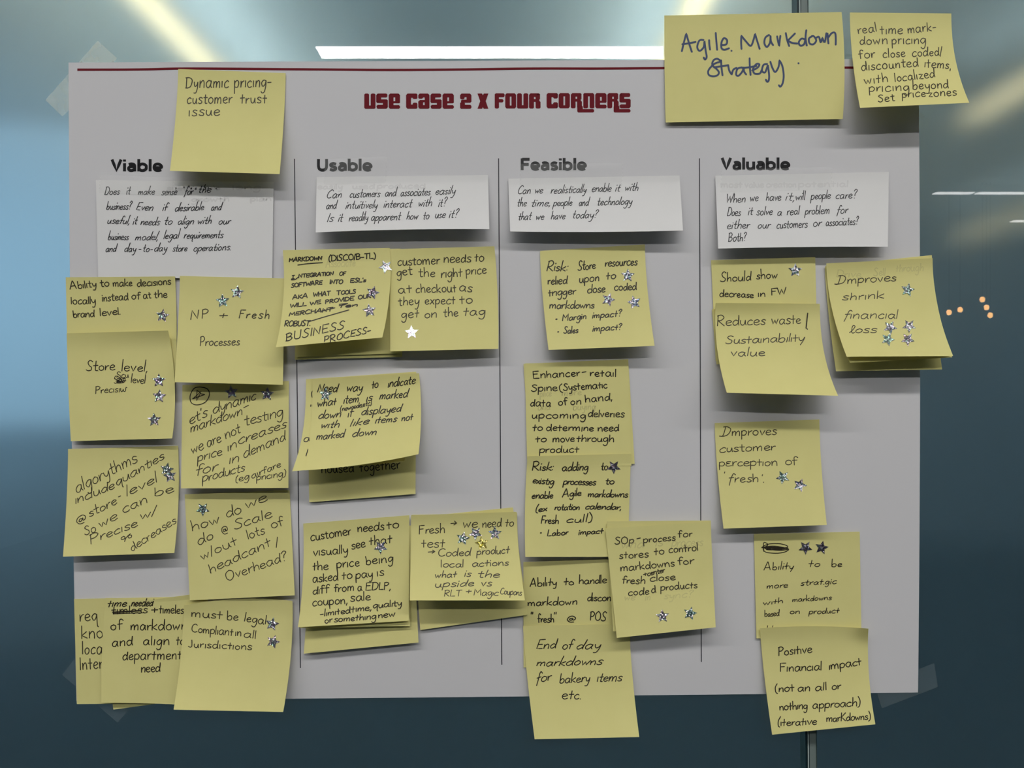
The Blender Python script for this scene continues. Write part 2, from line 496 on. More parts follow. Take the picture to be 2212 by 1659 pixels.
# ------------------------------------------------------------------ handwriting: a pen-stroke alphabet
GL = {
 'a': "90 75,85 40,100 8,60 15,10 45,0 70,45 78,95c 75,30 90,0", 'b': "80 5,200 8,100 8,5c 12,60 45,95 75,60 60,5 25,0 8,20",
 'c': "72 70,85 45,100 8,60 15,10 45,0 72,15", 'd': "85 72,75 40,98 6,50 25,0 60,20 78,90 80,200c 76,60 84,0",
 'e': "75 8,48 50,55 70,75 45,100 12,75 10,25 40,0 75,18", 'f': "60 70,175 50,200 28,180 25,100 25,0|0,100 60,105",
 'g': "80 72,88 38,100 6,55 28,8 60,35 75,95c 74,0 60,-75 30,-90 8,-65", 'h': "80 8,200 10,100 10,0c 14,55 45,98 68,75 72,0",
 'i': "20 10,95 10,0|10,140 12,152", 'ı': "20 10,95 10,0", 'j': "30 22,95 22,-60 0,-85|22,140 23,150",
 'k': "75 8,200 8,0|68,95 12,45c 75,0", 'l': "18 8,200 8,0", 'm': "120 8,95 10,0c 15,60 38,98 55,75 57,0c 62,60 88,98 105,75 108,0",
 'n': "80 8,95 10,0c 15,55 45,98 68,75 72,0", 'o': "80 45,100 12,75 10,25 40,0 72,25 72,75 42,100",
 'p': "80 8,95 8,-85c 8,50 25,90 55,98 76,60 55,8 12,10", 'q': "80 72,88 38,100 6,55 28,5 60,35 75,95c 74,-60 88,-85",
 'r': "55 8,95 10,0c 15,55 35,90 58,95", 's': "65 65,85 38,100 14,78 30,55 58,35 55,8 25,0 5,15",
 't': "60 30,170 30,40 36,5 60,5|0,100 60,103", 'τ': "60 30,160 30,0|0,85 60,90", 'u': "80 8,95 10,30 30,0 55,15 70,95c 72,20 82,0",
 'v': "70 5,95 35,0c 68,98", 'w': "105 5,95 28,0c 52,80c 72,0c 100,98", 'x': "70 8,95 68,0|66,95 5,0",
 'y': "75 5,95 15,40 35,20 60,45 70,95c 68,0 50,-80 15,-80", 'z': "70 8,90 65,92c 8,2c 70,0",
 'ŷ': "80 5,95 15,30 35,10 60,40 76,98c 60,10 30,-85",
 'ƒ': "55 80,170 60,200 42,170 25,60 8,-60|5,95 62,105", 'ð': "85 72,75 40,98 6,50 25,0 60,20 82,100 100,200c 78,60 80,0",
 'ω': "110 5,95 10,20 32,0 55,60c 62,5 90,10 100,95 120,90", 'ł': "50 0,10 25,60 48,170 30,200 18,150 22,40 40,0 60,15",
 'ɛ': "70 60,95 20,95 10,70 45,52c 5,45 5,10 35,0 70,12",
 'A': "120 0,0 50,200c 62,190 105,0|15,70 90,75", 'B': "100 10,195 12,0|0,180 50,200 85,160 55,110 20,105c 70,100 95,55 60,5 5,5",
 'C': "110 100,170 65,200 15,140 15,40 60,0 105,25", 'D': "110 12,195 12,5|0,190 60,190 105,120 85,30 40,0 5,5",
 'E': "95 90,190 12,190c 12,5c 92,5|12,100 75,103", 'F': "90 90,190 12,190c 12,0|12,105 70,108",
 'G': "110 95,170 60,198 12,140 15,40 60,0 100,30 102,85c 60,85", 'H': "105 10,195 10,0|95,195 95,0|10,100 95,105",
 'I': "20 10,195 10,0", 'Î': "70 5,190 70,198|38,195 34,0|0,0 70,5", 'J': "70 55,195 55,30 30,0 0,20", 'K': "100 10,195 10,0|90,190 15,95c 95,0",
 'L': "85 10,195 10,5c 85,5", 'M': "130 5,0 12,195c 62,70c 112,195c 122,0", 'N': "110 8,0 10,195c 95,5c 98,198",
 'O': "110 60,198 15,150 12,50 55,0 100,50 98,150 58,198", 'P': "90 10,195 12,0|2,185 50,200 85,155 55,100 12,95",
 'R': "100 10,195 12,0|2,185 50,200 85,155 55,105 15,100c 95,0", 'S': "90 85,175 50,200 18,160 40,110 75,70 70,15 30,0 0,25",
 'T': "100 0,190 100,195|50,192 50,0", 'U': "100 8,195 12,40 45,0 85,30 92,195", 'V': "90 0,195 45,0c 90,198",
 'W': "135 0,195 30,0c 65,150c 95,0c 135,200", 'Ð': "115 -20,0 20,5 45,180 20,195c 70,205 112,130 85,30 30,-5 -20,0", 'Y': "90 0,195 45,100c 90,198|45,100 42,0",
 '-': "65 5,60 60,62", ',': "18 15,10 5,-35", '.': "12 5,0 9,6", '?': "70 5,160 35,200 65,165 35,110 32,60|30,3 33,8", '/': "35 0,-10 30,210",
 '(': "40 35,215 5,120 10,0 38,-35", ')': "40 5,215 35,120 30,0 2,-35", "'": "14 8,200 5,160", '"': "34 8,200 5,160|28,200 25,160",
 '@': "100 60,70 35,75 25,35 50,30 65,80c 68,30 90,40 95,90 60,130 15,110 0,40 30,-20 80,-20",
 '+': "92 0,80 90,82|45,130 45,30", ':': "16 8,15 10,22|10,95 12,102", '>': "105 0,50 100,52|65,90 105,52c 60,15",
 '•': "24 4,50 12,58 20,50 12,42 4,50 16,52", '%': "120 30,100 5,80 10,40 40,40 45,80 25,100|100,130 60,60 45,-20|100,100 80,80 85,40 112,45 112,85 95,100",
 '$': "80 70,170 30,180 15,140 60,90 60,30 15,20|45,210 30,-10", 'Ñ': "90 0,20 40,180 60,200 60,0",
}
PARSED = {}
for ch, s in GL.items():
    w, rest = s.split(' ', 1)
    st = []
    for part in rest.split('|'):
        pts = []
        for t in part.split():
            c = t.endswith('c')
            x, y = t.rstrip('c').split(',')
            pts.append((float(x) / 100, float(y) / 100, c))
        st.append(pts)
    PARSED[ch] = (float(w) / 100, st)


def smooth_path(pts, n=5):
    """Catmull-Rom through the points, broken at corner points (third value true)"""
    runs, cur = [], [pts[0]]
    for p in pts[1:]:
        cur.append(p)
        if p[2]:
            runs.append(cur); cur = [p]
    if len(cur) > 1: runs.append(cur)
    out = []
    for r in runs:
        for i in range(len(r) - 1):
            p0 = r[max(i - 1, 0)]; p1 = r[i]; p2 = r[i + 1]; p3 = r[min(i + 2, len(r) - 1)]
            k = n if len(r) > 2 else 2
            for j in range(k):
                t = j / k
                out.append(tuple(0.5 * (2 * p1[a] + (p2[a] - p0[a]) * t + (2 * p0[a] - 5 * p1[a] + 4 * p2[a] - p3[a]) * t * t + (3 * p1[a] - p0[a] - 3 * p2[a] + p3[a]) * t ** 3) for a in (0, 1)))
        out.append(r[-1][:2])
    return out


class Ink:
    """collects pen strokes in photo pixels and lays them on a sheet as one mesh"""
    def __init__(s):
        s.paths = []

    def word(s, text, x0, y0, x1, y1, xh, slant=0.0, asc=1.8, w=2.3, gap=0.22, rnd=None):
        rnd = rnd or random.Random(hash_text(text) + int(x0 * 7 + y0))
        dx, dy = x1 - x0, y1 - y0
        L = math.hypot(dx, dy) or 1
        ex, ey = dx / L, dy / L
        glyphs, x, lo, hi = [], 0.0, 1e9, -1e9
        for ch in text:
            gw, st = PARSED.get(ch, PARSED['o'])
            ks = 1 + rnd.uniform(-.07, .07)
            jy = rnd.uniform(-.05, .05)
            sl = slant + rnd.uniform(-.04, .04)
            for pts in st:
                q = []
                for (a, b, c) in pts:
                    b2 = b if b <= 1 else 1 + (b - 1) * (asc - 1)
                    b2 = b2 * ks + jy + rnd.uniform(-.03, .03)
                    q.append((x + a * ks + sl * b2 + rnd.uniform(-.025, .025), b2, c))
                glyphs.append(q)
                for a in q:
                    lo = min(lo, a[0]); hi = max(hi, a[0])
            x += gw * ks + gap
        kx = L / max(hi - lo, 0.3)
        if len(text) == 1: kx = min(kx, xh * 2.2)
        for q in glyphs:
            pp = smooth_path([((a - lo) * kx, b * xh, c) for (a, b, c) in q])
            s.paths.append(([(x0 + a * ex + b * ey, y0 + a * ey - b * ex) for (a, b) in pp], w))

    def line(s, pts, w=2.3, smooth=True):
        q = [(a[0], a[1], len(a) > 2) for a in pts]
        s.paths.append((smooth_path(q) if smooth and len(q) > 2 else [a[:2] for a in q], w))

    def mesh(s, sheet, name, m, off=0.00012, flat=False, label=None):
        vs, fs = [], []
        for pts, w in s.paths:
            pts = [p for i, p in enumerate(pts) if i == 0 or math.hypot(p[0] - pts[i - 1][0], p[1] - pts[i - 1][1]) > 0.15]
            if len(pts) == 1:
                pts = [pts[0], (pts[0][0] + 1, pts[0][1] + .3)]
            n = len(pts)
            dirs = []
            for i in range(n):
                a, b = pts[max(i - 1, 0)], pts[min(i + 1, n - 1)]
                dx, dy = b[0] - a[0], b[1] - a[1]
                l = math.hypot(dx, dy) or 1
                dirs.append((dx / l, dy / l))
            ext = [(p, d, w / 2) for p, d in zip(pts, dirs)]
            if not flat:       # rounded tips
                p, d = pts[0], dirs[0]
                ext.insert(0, ((p[0] - d[0] * w * .38, p[1] - d[1] * w * .38), d, w * .22))
                p, d = pts[-1], dirs[-1]
                ext.append(((p[0] + d[0] * w * .38, p[1] + d[1] * w * .38), d, w * .22))
            b0 = len(vs)
            for p, d, r in ext:
                vs.append(sheet.on(p[0] - d[1] * r, p[1] + d[0] * r, off))
                vs.append(sheet.on(p[0] + d[1] * r, p[1] - d[0] * r, off))
            for i in range(len(ext) - 1):
                k = b0 + 2 * i
                fs.append((k, k + 2, k + 3, k + 1))
        if not vs: return None
        o = link(name, vs, fs, m, parent=sheet.obj)
        if label: o['label'] = label
        return o


def hash_text(t):
    h = 7
    for c in t: h = (h * 31 + ord(c)) % 100003
    return h


def write(ink, region, lines):
    """lines: (x-height, slant, pen width px, asc, gap, 'word x0 y0 x1 y1; ...') in the zoomed crop (ox, oy, scale)"""
    ox, oy, s = region
    for (xh, sl, w, asc, gap, txt) in lines:
        for item in txt.split(';'):
            a = item.split()
            t, (x0, y0, x1, y1) = a[0], map(float, a[1:5])
            ink.word(t, ox + x0 / s, oy + y0 / s, ox + x1 / s, oy + y1 / s, xh / s, sl, asc, w, gap)


# ------------------------------------------------------------------ poster
poster = Sheet([(148, 135), (1984, 127), (1983, 1496), (165, 1514)], h=(0.3, 0.3, 0.2, 0.2), base=0.5, left=-3, right=4, top=0)
_l0 = poster.lift
poster.lift = lambda u, v: _l0(u, v) + 0.0005 * (0.5 + 0.5 * math.sin(u * 17)) * max(0, 1 - v / 0.12) + 0.0004 * abs(math.sin(u * 5 + 1)) * v * (1 - v)
tag(poster.build('poster', M['poster'], 48, 30, 0.0002), 'large white printed poster with red title and four columns, taped to the frosted glass', 'poster')

k = Ink(); k.line([(167, 150.5), (300, 150), (400, 148), (560, 149), (700, 150), (850, 151), (1000, 150), (1150, 148), (1300, 148), (1436, 147), (1700, 146), (1964, 146)], 5.0)
k.mesh(poster, 'top_rule', M['red'], flat=True, label='dark red rule along the top of the poster')
for a, b in (((636, 343), (649, 1443)), ((1077, 342), (1084, 1436)), ((1511, 342), (1515, 1430))):
    k = Ink(); k.line([(a[0] + (b[0] - a[0]) * t / 24, a[1] + (b[1] - a[1]) * t / 24) for t in range(25)], 2.0, smooth=False)
    k.mesh(poster, 'column_divider', M['rule'], flat=True)

# block title: each letter is made of slabs on a 100 x 100 cell
BL = {
 'U': [(0, 0, 43, 100), (57, 0, 100, 100), (4, 0, 96, 22)],
 'S': [(4, 0, 96, 26), (0, 14, 100, 20), (4, 74, 96, 100), (0, 38, 43, 96), (57, 4, 100, 62), (8, 38, 92, 62)],
 'E': [(0, 4, 43, 96), (4, 0, 100, 24), (4, 74, 96, 100), (57, 36, 100, 96), (30, 36, 100, 50)],
 'C': [(0, 4, 44, 96), (4, 0, 100, 28), (4, 72, 100, 100), (58, 64, 100, 100), (58, 0, 100, 40)],
 'A': [(57, 0, 100, 96), (4, 74, 96, 100), (0, 4, 43, 54), (4, 0, 96, 24), (8, 42, 90, 58), (0, 66, 43, 96)],
 '2': [(4, 76, 96, 100), (57, 40, 100, 96), (0, 62, 40, 96), (0, 0, 43, 44), (0, 0, 100, 26), (8, 40, 92, 60)],
 'F': [(0, 0, 43, 100), (4, 74, 100, 100), (0, 40, 88, 62)],
 'O': [(0, 4, 43, 96), (57, 4, 100, 96), (4, 0, 96, 20), (4, 78, 96, 100)],
 'R': [(0, 0, 43, 96), (4, 76, 96, 100), (57, 56, 96, 96), (30, 44, 90, 62), (57, 0, 100, 50)],
 'N': [(0, 0, 43, 96), (57, 0, 100, 96), (0, 78, 96, 100)],
}
def title_word(word, xs, y0, y1):
    vs, fs = [], []
    def slab(xa, ya, xb, yb):
        c = min(2.2, (xb - xa) / 3, (yb - ya) / 3)
        ring = [(xa + c, ya), (xb - c, ya), (xb, ya + c), (xb, yb - c), (xb - c, yb), (xa + c, yb), (xa, yb - c), (xa, ya + c)]
        b = len(vs)
        for (x, y) in ring: vs.append(poster.on(x, y, 0.00010))
        fs.append(tuple(b + i for i in range(7, -1, -1)))
    for ch, (xa, xb) in zip(word, xs):
        if ch == 'X':
            m = (xa + xb) / 2
            for sgn in (1, -1):
                b = len(vs)
                w2 = 6.0
                tl, tr = ((xa, xa + 10), (xb - 10, xb)) if sgn > 0 else ((xb - 10, xb), (xa, xa + 10))
                for (x, y) in ((tl[0], y0), (tl[1], y0), (m + w2, (y0 + y1) / 2), (tr[1], y1), (tr[0], y1), (m - w2, (y0 + y1) / 2)):
                    vs.append(poster.on(x, y, 0.00010))
                fs.append((b, b + 5, b + 4, b + 3, b + 2, b + 1))
            continue
        low = ch in 'rR' and word == 'CORNERS'
        for (a, b_, c, d_) in BL[ch]:
            slab(xa + (xb - xa) * a / 100, y1 - (y1 - y0) * d_ / 100, xa + (xb - xa) * c / 100, y1 - (y1 - y0) * b_ / 100)
    if word == 'CORNERS':
        slab(1247, 228, 1259, 243); slab(1247, 235.5, 1283.5, 243)
        slab(1325.5, 228, 1338, 243); slab(1325.5, 235.5, 1362, 243)
    o = link('title_word', vs, fs, M['red'], parent=poster.obj)
    o['label'] = 'dark red block lettering reading ' + word
z = lambda *a: [(560 + p / 3.456, 560 + q / 3.456) for p, q in a]
title_word('USE', z((784, 868), (873, 960), (966, 1051)), 202, 235)
title_word('CASE', z((1096, 1181), (1187, 1271), (1278, 1362), (1368, 1453)), 202, 235)
title_word('2', z((1499, 1584),), 202, 235)
title_word('X', z((1629, 1711),), 202, 235)
title_word('FOUR', z((1758, 1832), (1836, 1918), (1925, 2008), (2014, 2100)), 201.5, 234.5)
y_ = lambda *a: [(1080 + p / 3.456, 1080 + q / 3.456) for p, q in a]
title_word('CORNERS', y_((348, 432), (438, 522), (529, 612), (622, 705), (711, 796), (802, 886), (892, 976)), 201, 234)

# bold column headings
HB = {
 'V': (124, [[(10, 194, 1), (62, 12, 1), (114, 194, 1)]]), 'U': (130, [[(17, 194), (17, 75), (30, 28), (65, 13), (100, 28), (113, 75), (113, 194)]]),
 'F': (108, [[(17, 194), (17, 0)], [(17, 178), (108, 178)], [(17, 92), (98, 92)]]),
 'i': (34, [[(17, 133), (17, 0)], [(17, 160), (17, 194)]]), 'l': (34, [[(17, 200), (17, 0)]]),
 'a': (104, [[(18, 110), (48, 122), (80, 110), (88, 78), (88, 0)], [(86, 74), (50, 78), (20, 62), (22, 25), (52, 12), (86, 34)]]),
 'b': (118, [[(17, 200), (17, 0)], [(17, 66), (32, 108), (64, 120), (98, 98), (103, 66), (98, 34), (64, 12), (32, 24), (17, 66)]]),
 'e': (112, [[(20, 62), (96, 62), (92, 100), (60, 120), (26, 106), (15, 66), (26, 26), (62, 12), (98, 26)]]),
 's': (94, [[(84, 108), (50, 121), (22, 106), (24, 80), (50, 68), (76, 54), (76, 26), (46, 12), (10, 26)]]),
 'u': (108, [[(17, 133), (17, 50), (30, 18), (58, 13), (84, 28), (92, 60)], [(92, 133), (92, 0)]]),
}
def heading(word, x0, x1, yb, caph):
    k = Ink(); x = 0; ps = []
    for ch in word:
        w, st = HB[ch]
        for p in st: ps.append([(x + a[0], a[1], len(a) > 2) for a in p])
        x += w + 13
    kx = (x1 - x0) / (x - 13); ky = caph / 194
    for p in ps:
        k.paths.append((smooth_path([(x0 + a * kx, yb - b * ky, c) for a, b, c in p], 8), 6.3))
    k.mesh(poster, 'column_heading', M['black'], flat=True, label='bold black heading reading ' + word)
heading('Viable', 240, 351, 370, 25.5)
heading('Usable', 685, 803.5, 369, 25.5)
heading('Feasible', 1125, 1266.5, 367.5, 25.5)
heading('Valuable', 1558, 1706, 366.5, 25.5)

# ------------------------------------------------------------------ tape
def tape(q, label, m, base, jag=True, group=None):
    s = Sheet(q, h=(0, 0, 0, 0), base=base)
    vs, fs = [], []
    nu, nv = 10, 4
    rnd = random.Random(int(q[0][0]))
    for j in range(nv * 3 + 1):
        for i in range(nu + 1):
            u, v = i / nu, j / (nv * 3)
            if jag and i in (0, nu): u += (0.006 if j % 2 else -0.006) * (1 if i else -1)
            x, y = s.uv2px(u, v)
            vs.append(P(x, y, base * 0.001))
    w = nu + 1
    for j in range(nv * 3):
        for i in range(nu):
            fs.append((j * w + i, (j + 1) * w + i, (j + 1) * w + i + 1, j * w + i + 1))
    x, y = s.uv2px(.5, .5)
    o = link('adhesive_tape', vs, fs, m, loc=P(x, y, base * 0.001))
    return tag(o, label, 'tape', group)
tape([(211, 88), (253, 126), (135, 252), (98, 216)], 'clear tape strip set diagonally under the top left corner of the poster', M['tapetop'], 0.2)
tape([(162, 1422), (285, 1525), (254, 1561), (134, 1458)], 'clear tape strip sticking out at the bottom left corner of the poster', M['tapeglass'], 0.2)
tape([(2018, 1432), (2026, 1484), (1905, 1530), (1890, 1485)], 'clear tape strip sticking out at the bottom right corner of the poster', M['tapeglass'], 0.2)
tape([(1986, 240), (1998, 252), (1960, 290), (1948, 278)], 'small clear tape at the top right edge of the poster', M['tapeglass'], 0.2)

# ------------------------------------------------------------------ question cards
NOTES = {}
def sheet_thing(name, key, q, label, cat, m, group, **kw):
    s = Sheet(q, **kw)
    tag(s.build(name, m), label, cat, group)
    NOTES[key] = s
    return s
CG = 'white question cards under the column headings'
def card(key, q, label, **kw):
    return sheet_thing('paper_card', key, q, label, 'card', M['card'], CG, **kw)
card('viable', [(207, 389), (591, 393), (588, 602), (212, 600)], 'flat white card below the Viable heading with five handwritten lines', h=(0, 0, 0.4, 0.4), base=2.4)
card('usable', [(684, 382.5), (1054, 378), (1057, 495), (682, 502)], 'white card below the Usable heading, lifted lower edge, three handwritten lines', h=(0, 0, 11, 10), base=2.2, bot=-2.5, e=1.3)
card('feasible', [(1098, 386), (1468, 379), (1475.5, 498), (1102, 500)], 'white card below the Feasible heading, starting with Can we realistically', h=(0, 0, 12, 10), base=2.2, bot=2.0, e=1.3)
card('valuable', [(1545, 379.5), (1920, 371.5), (1918, 533), (1551.5, 537)], 'white card below the Valuable heading with four handwritten lines', h=(0, 0, 10, 10), base=2.2, bot=-1.5, e=1.3)
SL, CW = 0.30, 1.75
k = Ink()
write(k, (190, 370, 5.267), [
 (42, SL, CW, 2.3, .14, "Does 190 268 365 262;it 440 262 490 258;make 570 268 760 262;sense 838 272 1015 268;ƒor 1090 270 1205 262;the 1265 245 1405 240"),
 (42, SL, CW, 2.3, .12, "business? 212 435 505 432;Even 550 440 740 448;if 850 452 930 448;desirable 995 455 1320 440;and 1405 445 1540 440"),
 (42, SL, CW, 2.3, .14, "useful, 225 595 480 600;it 512 605 568 603;needs 600 610 822 612;to 878 608 962 604;align 1028 605 1205 605;with 1255 600 1405 596;our 1490 604 1630 600"),
 (42, SL, CW, 2.5, .14, "business 228 780 465 782;model, 535 785 815 780;legal 862 770 1060 760;requirements 1092 765 1545 758"),
 (42, SL, CW, 2.3, .14, "and 205 915 340 912;day 420 915 550 915;- 580 915 605 914;to 635 918 700 914;- 715 915 738 913;day 760 910 905 908;store 965 912 1130 908;operations. 1205 910 1620 895"),
])
k.mesh(NOTES['viable'], 'handwriting', M['cardink'])
k = Ink()
write(k, (560, 60, 3.456), [
 (30, SL, CW, 2.2, .14, "Can 508 1270 615 1268;customers 678 1268 905 1262;and 943 1258 1035 1255;associates 1058 1255 1280 1250;easily 1318 1245 1468 1240"),
 (30, SL, CW, 2.2, .14, "and 502 1352 588 1350;intuitively 645 1352 885 1345;interact 930 1342 1145 1338;with 1192 1335 1290 1332;it? 1338 1335 1408 1332"),
 (30, SL, CW, 2.2, .14, "Is 508 1448 560 1446;it 590 1448 628 1446;readily 670 1445 815 1438;apparent 838 1440 1060 1435;how 1100 1432 1188 1430;to 1228 1430 1270 1428;use 1315 1420 1392 1418;it? 1418 1418 1495 1415"),
])
k.mesh(NOTES['usable'], 'handwriting', M['cardink'])
k = Ink()
write(k, (1080, 60, 3.456), [
 (29, SL, CW, 2.2, .14, "Can 138 1242 228 1238;we 265 1238 322 1236;realistically 380 1238 648 1228;enable 688 1225 832 1220;it 862 1222 902 1220;with 938 1218 1032 1215"),
 (29, SL, CW, 2.2, .14, "the 135 1335 200 1332;time, 240 1335 372 1330;people 390 1332 540 1326;and 592 1330 675 1328;technology 732 1325 990 1318"),
 (29, SL, CW, 2.2, .14, "that 142 1435 238 1432;we 272 1434 330 1432;have 382 1430 488 1426;today? 548 1422 738 1418"),
])
k.mesh(NOTES['feasible'], 'handwriting', M['cardink'])
k = Ink()
write(k, (1500, 300, 3.107), [
 (28, .2, CW, 2.1, .14, "When 220 430 342 424;we 378 418 430 416;have 482 416 582 414;it, 612 412 668 414;will 684 412 750 408;people 778 408 915 400;care? 952 402 1095 398"),
 (28, .2, CW, 2.1, .14, "Does 220 516 312 516;it 362 512 395 510;solve 418 512 525 510;a 560 515 586 514;real 622 512 712 506;problem 738 508 905 502;ƒor 955 502 1035 498"),
 (28, .2, CW, 2.1, .14, "either 222 604 375 600;our 428 602 515 600;customers 555 600 760 594;or 800 588 858 586;associates? 885 584 1105 574"),
 (28, .2, CW, 2.1, .14, "Both? 228 690 352 684"),
])
k.mesh(NOTES['valuable'], 'handwriting', M['cardink'])
tape([(217, 377), (376, 384), (372, 424), (214, 416)], 'matte tape across the top of the card below the Viable heading', M['tape'], 3.0)
tape([(702, 344), (836, 338), (833, 394), (700, 398)], 'matte tape over the Usable heading and its card', M['tape'], 3.0)
tape([(1124, 354), (1345, 352), (1343, 403), (1124, 412)], 'matte tape over the lower Feasible heading and its card', M['tape'], 3.0)
tape([(1559, 366), (1796, 361), (1797, 415), (1557, 417)], 'matte tape under the Valuable heading holding its card', M['tape'], 3.0)

# ------------------------------------------------------------------ yellow notes, from the lowest layer up
NG = 'yellow sticky notes on and around the poster'
def note(key, q, label, lines=None, region=None, ink='ink', **kw):
    h = kw.get('h', (0, 0, 5, 5))
    kw['h'] = (h[0] + 0.55, h[1] + 0.55, h[2], h[3])
    s = Sheet(q, **kw)
    s.wave = 0.75 if min(h[2:]) > 3 else 0.2
    tag(s.build('sticky_note', M['note'], 14, 26), label, 'sticky note', NG)
    NOTES[key] = s
    if lines:
        k = Ink(); write(k, region, lines); k.mesh(s, 'handwriting', M[ink])
    return s

note('dynamic', [(385, 149), (617, 158), (604, 376), (367, 369)], 'yellow note by the Viable heading reading Dynamic pricing customer trust issue', [
 (50, .1, 2.1, 1.6, .2, "Dynamıc 1385 657 1708 652;prıcıng- 1748 655 2025 645"), (44, .05, 2.1, 1.7, .2, "customer 1400 775 1735 772;τrusτ 1795 772 1992 770;ıssue 1412 865 1640 862")],
 (0, 0, 3.456), 'fineink', h=(0, 0, 15, 15), base=1.5, p=1.5)
note('realtime', [(1836, 27), (2055, 29), (2094, 222), (1858, 233)], 'yellow note at the top right corner reading realtime markdown pricing', [
 (60, 0, 2.0, 1.7, .2, "real 292 395 500 365;τıme 540 392 805 395;mark- 870 385 1192 355"), (60, 0, 2.0, 1.7, .2, "down 312 520 625 510;prıcıng 682 512 1070 505"),
 (56, 0, 2.0, 1.8, .2, "for 295 680 485 668;close 580 668 835 655;coded/ 920 655 1262 645"), (58, 0, 2.0, 1.8, .2, "dıscounted 330 822 985 768;ıτems, 1062 780 1358 800"),
 (56, 0, 2.0, 1.9, .2, "wıτh 362 975 630 948;localızed 720 948 1180 895"), (56, 0, 2.0, 1.9, .2, "prıcıng 418 1065 878 1050;beyond 925 1040 1335 1020"), (52, 0, 2.0, 1.6, .2, "Set 522 1188 715 1170;prıce 802 1130 1070 1120;zones 1110 1125 1430 1105")],
 (1800, 0, 5.369), 'fineink', h=(0, 0, 24, 22), base=1.5, p=2.2, pl=1.9)
s = note('agile', [(1435, 33.5), (1818, 26), (1820.5, 257), (1438, 264.5)], 'large wide yellow note with blue marker lettering Agile Markdown Strategy', h=(0, 0, 4, 2), base=2.0, right=5, left=-1)
ST = ["358,545 380,450 405,355c 435,460 465,552", "362,470 430,460 505,445", "590,425 545,430 522,500 548,540 590,500 598,435c 612,540 622,605 605,632 590,610", "648,425 650,470 658,528", "718,348 725,440 733,530",
 "778,478 830,470 838,425 805,405 780,450 780,510 810,528 860,512", "884,538 887,541", "992,520 988,450 990,378c 1040,440 1090,488 1120,420 1135,358c 1160,440 1185,520",
 "1285,370 1245,400 1235,460 1262,498 1295,450 1300,375c 1305,440 1328,480", "1370,385 1380,440 1392,488c 1398,430 1405,380", "1462,350 1475,420 1498,490", "1560,355 1505,410 1482,430c 1530,455 1585,462",
 "1680,320 1672,400 1685,485", "1670,420 1630,410 1600,450 1618,485 1655,470 1670,420", "1740,385 1708,410 1715,460 1755,470 1785,430 1760,385 1735,385", "1785,400 1815,392 1832,450 1850,400c 1875,448 1893,352",
 "1905,355 1908,400 1915,462", "1912,400 1950,352 1985,350 1993,410 1992,475", "775,650 735,624 695,640 682,690 730,735 752,770 735,800 690,810 645,795 642,745 700,680 765,655 770,642", "775,640 780,720 790,800", "700,715 770,705 850,692",
 "850,690 862,750 888,792c 905,740 940,720", "1000,715 950,730 935,790 960,805 1000,760 1015,715c 1020,760 1042,792", "1078,618 1080,700 1088,797", "1000,722 1080,713 1150,700",
 "1105,748 1160,720 1182,685 1150,680 1115,730 1130,780 1185,780 1208,740", "1265,680 1225,690 1210,750 1240,770 1262,720 1272,690c 1285,800 1280,855 1265,868 1250,845", "1298,655 1320,720 1350,765 1385,710 1395,640c 1425,700 1440,800 1430,880 1405,920 1388,905", "1595,670 1599,674"]
k = Ink()
for t in ST:
    k.line([(1400 + float(a.rstrip('c').split(',')[0]) / 4.9156, float(a.rstrip('c').split(',')[1]) / 4.9156) + ((1,) if a.endswith('c') else ()) for a in t.split()], 4.1)
k.mesh(s, 'marker_lettering', M['marker'], label='blue marker lettering Agile Markdown Strategy')

# left column
note('ability', [(142, 599), (378, 597), (379, 828), (147, 830)], 'yellow note at the left edge reading Ability to make decisions locally', [
 (75, 0, 2.1, 1.8, .1, "Abılıty 180 385 665 335;to 735 335 895 325;make 972 330 1325 322;decısıons 1420 335 2035 290"),
 (78, 0, 2.1, 1.7, .12, "locally 205 655 648 640;instead 775 600 1250 575;of 1325 572 1490 555;at 1535 560 1670 545;the 1728 540 1968 530"),
 (75, 0, 2.1, 1.8, .08, "brand 240 905 630 885;level. 740 872 1100 845")], (130, 580, 8.508), 'fineink', h=(0.5, 1.5, 1.0, 0.6), base=1.6, right=3)
note('store', [(144, 720), (363, 714), (372, 947), (153, 953)], 'yellow note at the left edge reading Store level, precision', [
 (70, .05, 1.9, 2.2, .12, "Store 358 645 755 635;level, 850 648 1195 655"), (55, .05, 1.8, 2.2, .1, "level 978 810 1172 820"), (45, 0, 1.6, 1.9, .1, "Scu 780 752 945 735"),
 (50, .1, 1.6, 1.9, .12, "Scw 745 820 905 800;Precısıω 490 960 925 925")], (130, 700, 6.38), h=(1.2, 3.5, 7, 3), base=3.4, right=10, left=-1)
k = Ink()
for t in ([(247, 818), (262, 824), (256, 821), (270, 817)], [(250, 823), (268, 826), (252, 827), (263, 815)], [(254, 812), (262, 822), (252, 826), (272, 822)]): k.line(t, 1.6)
k.mesh(NOTES['store'], 'scribble', M['ink'])
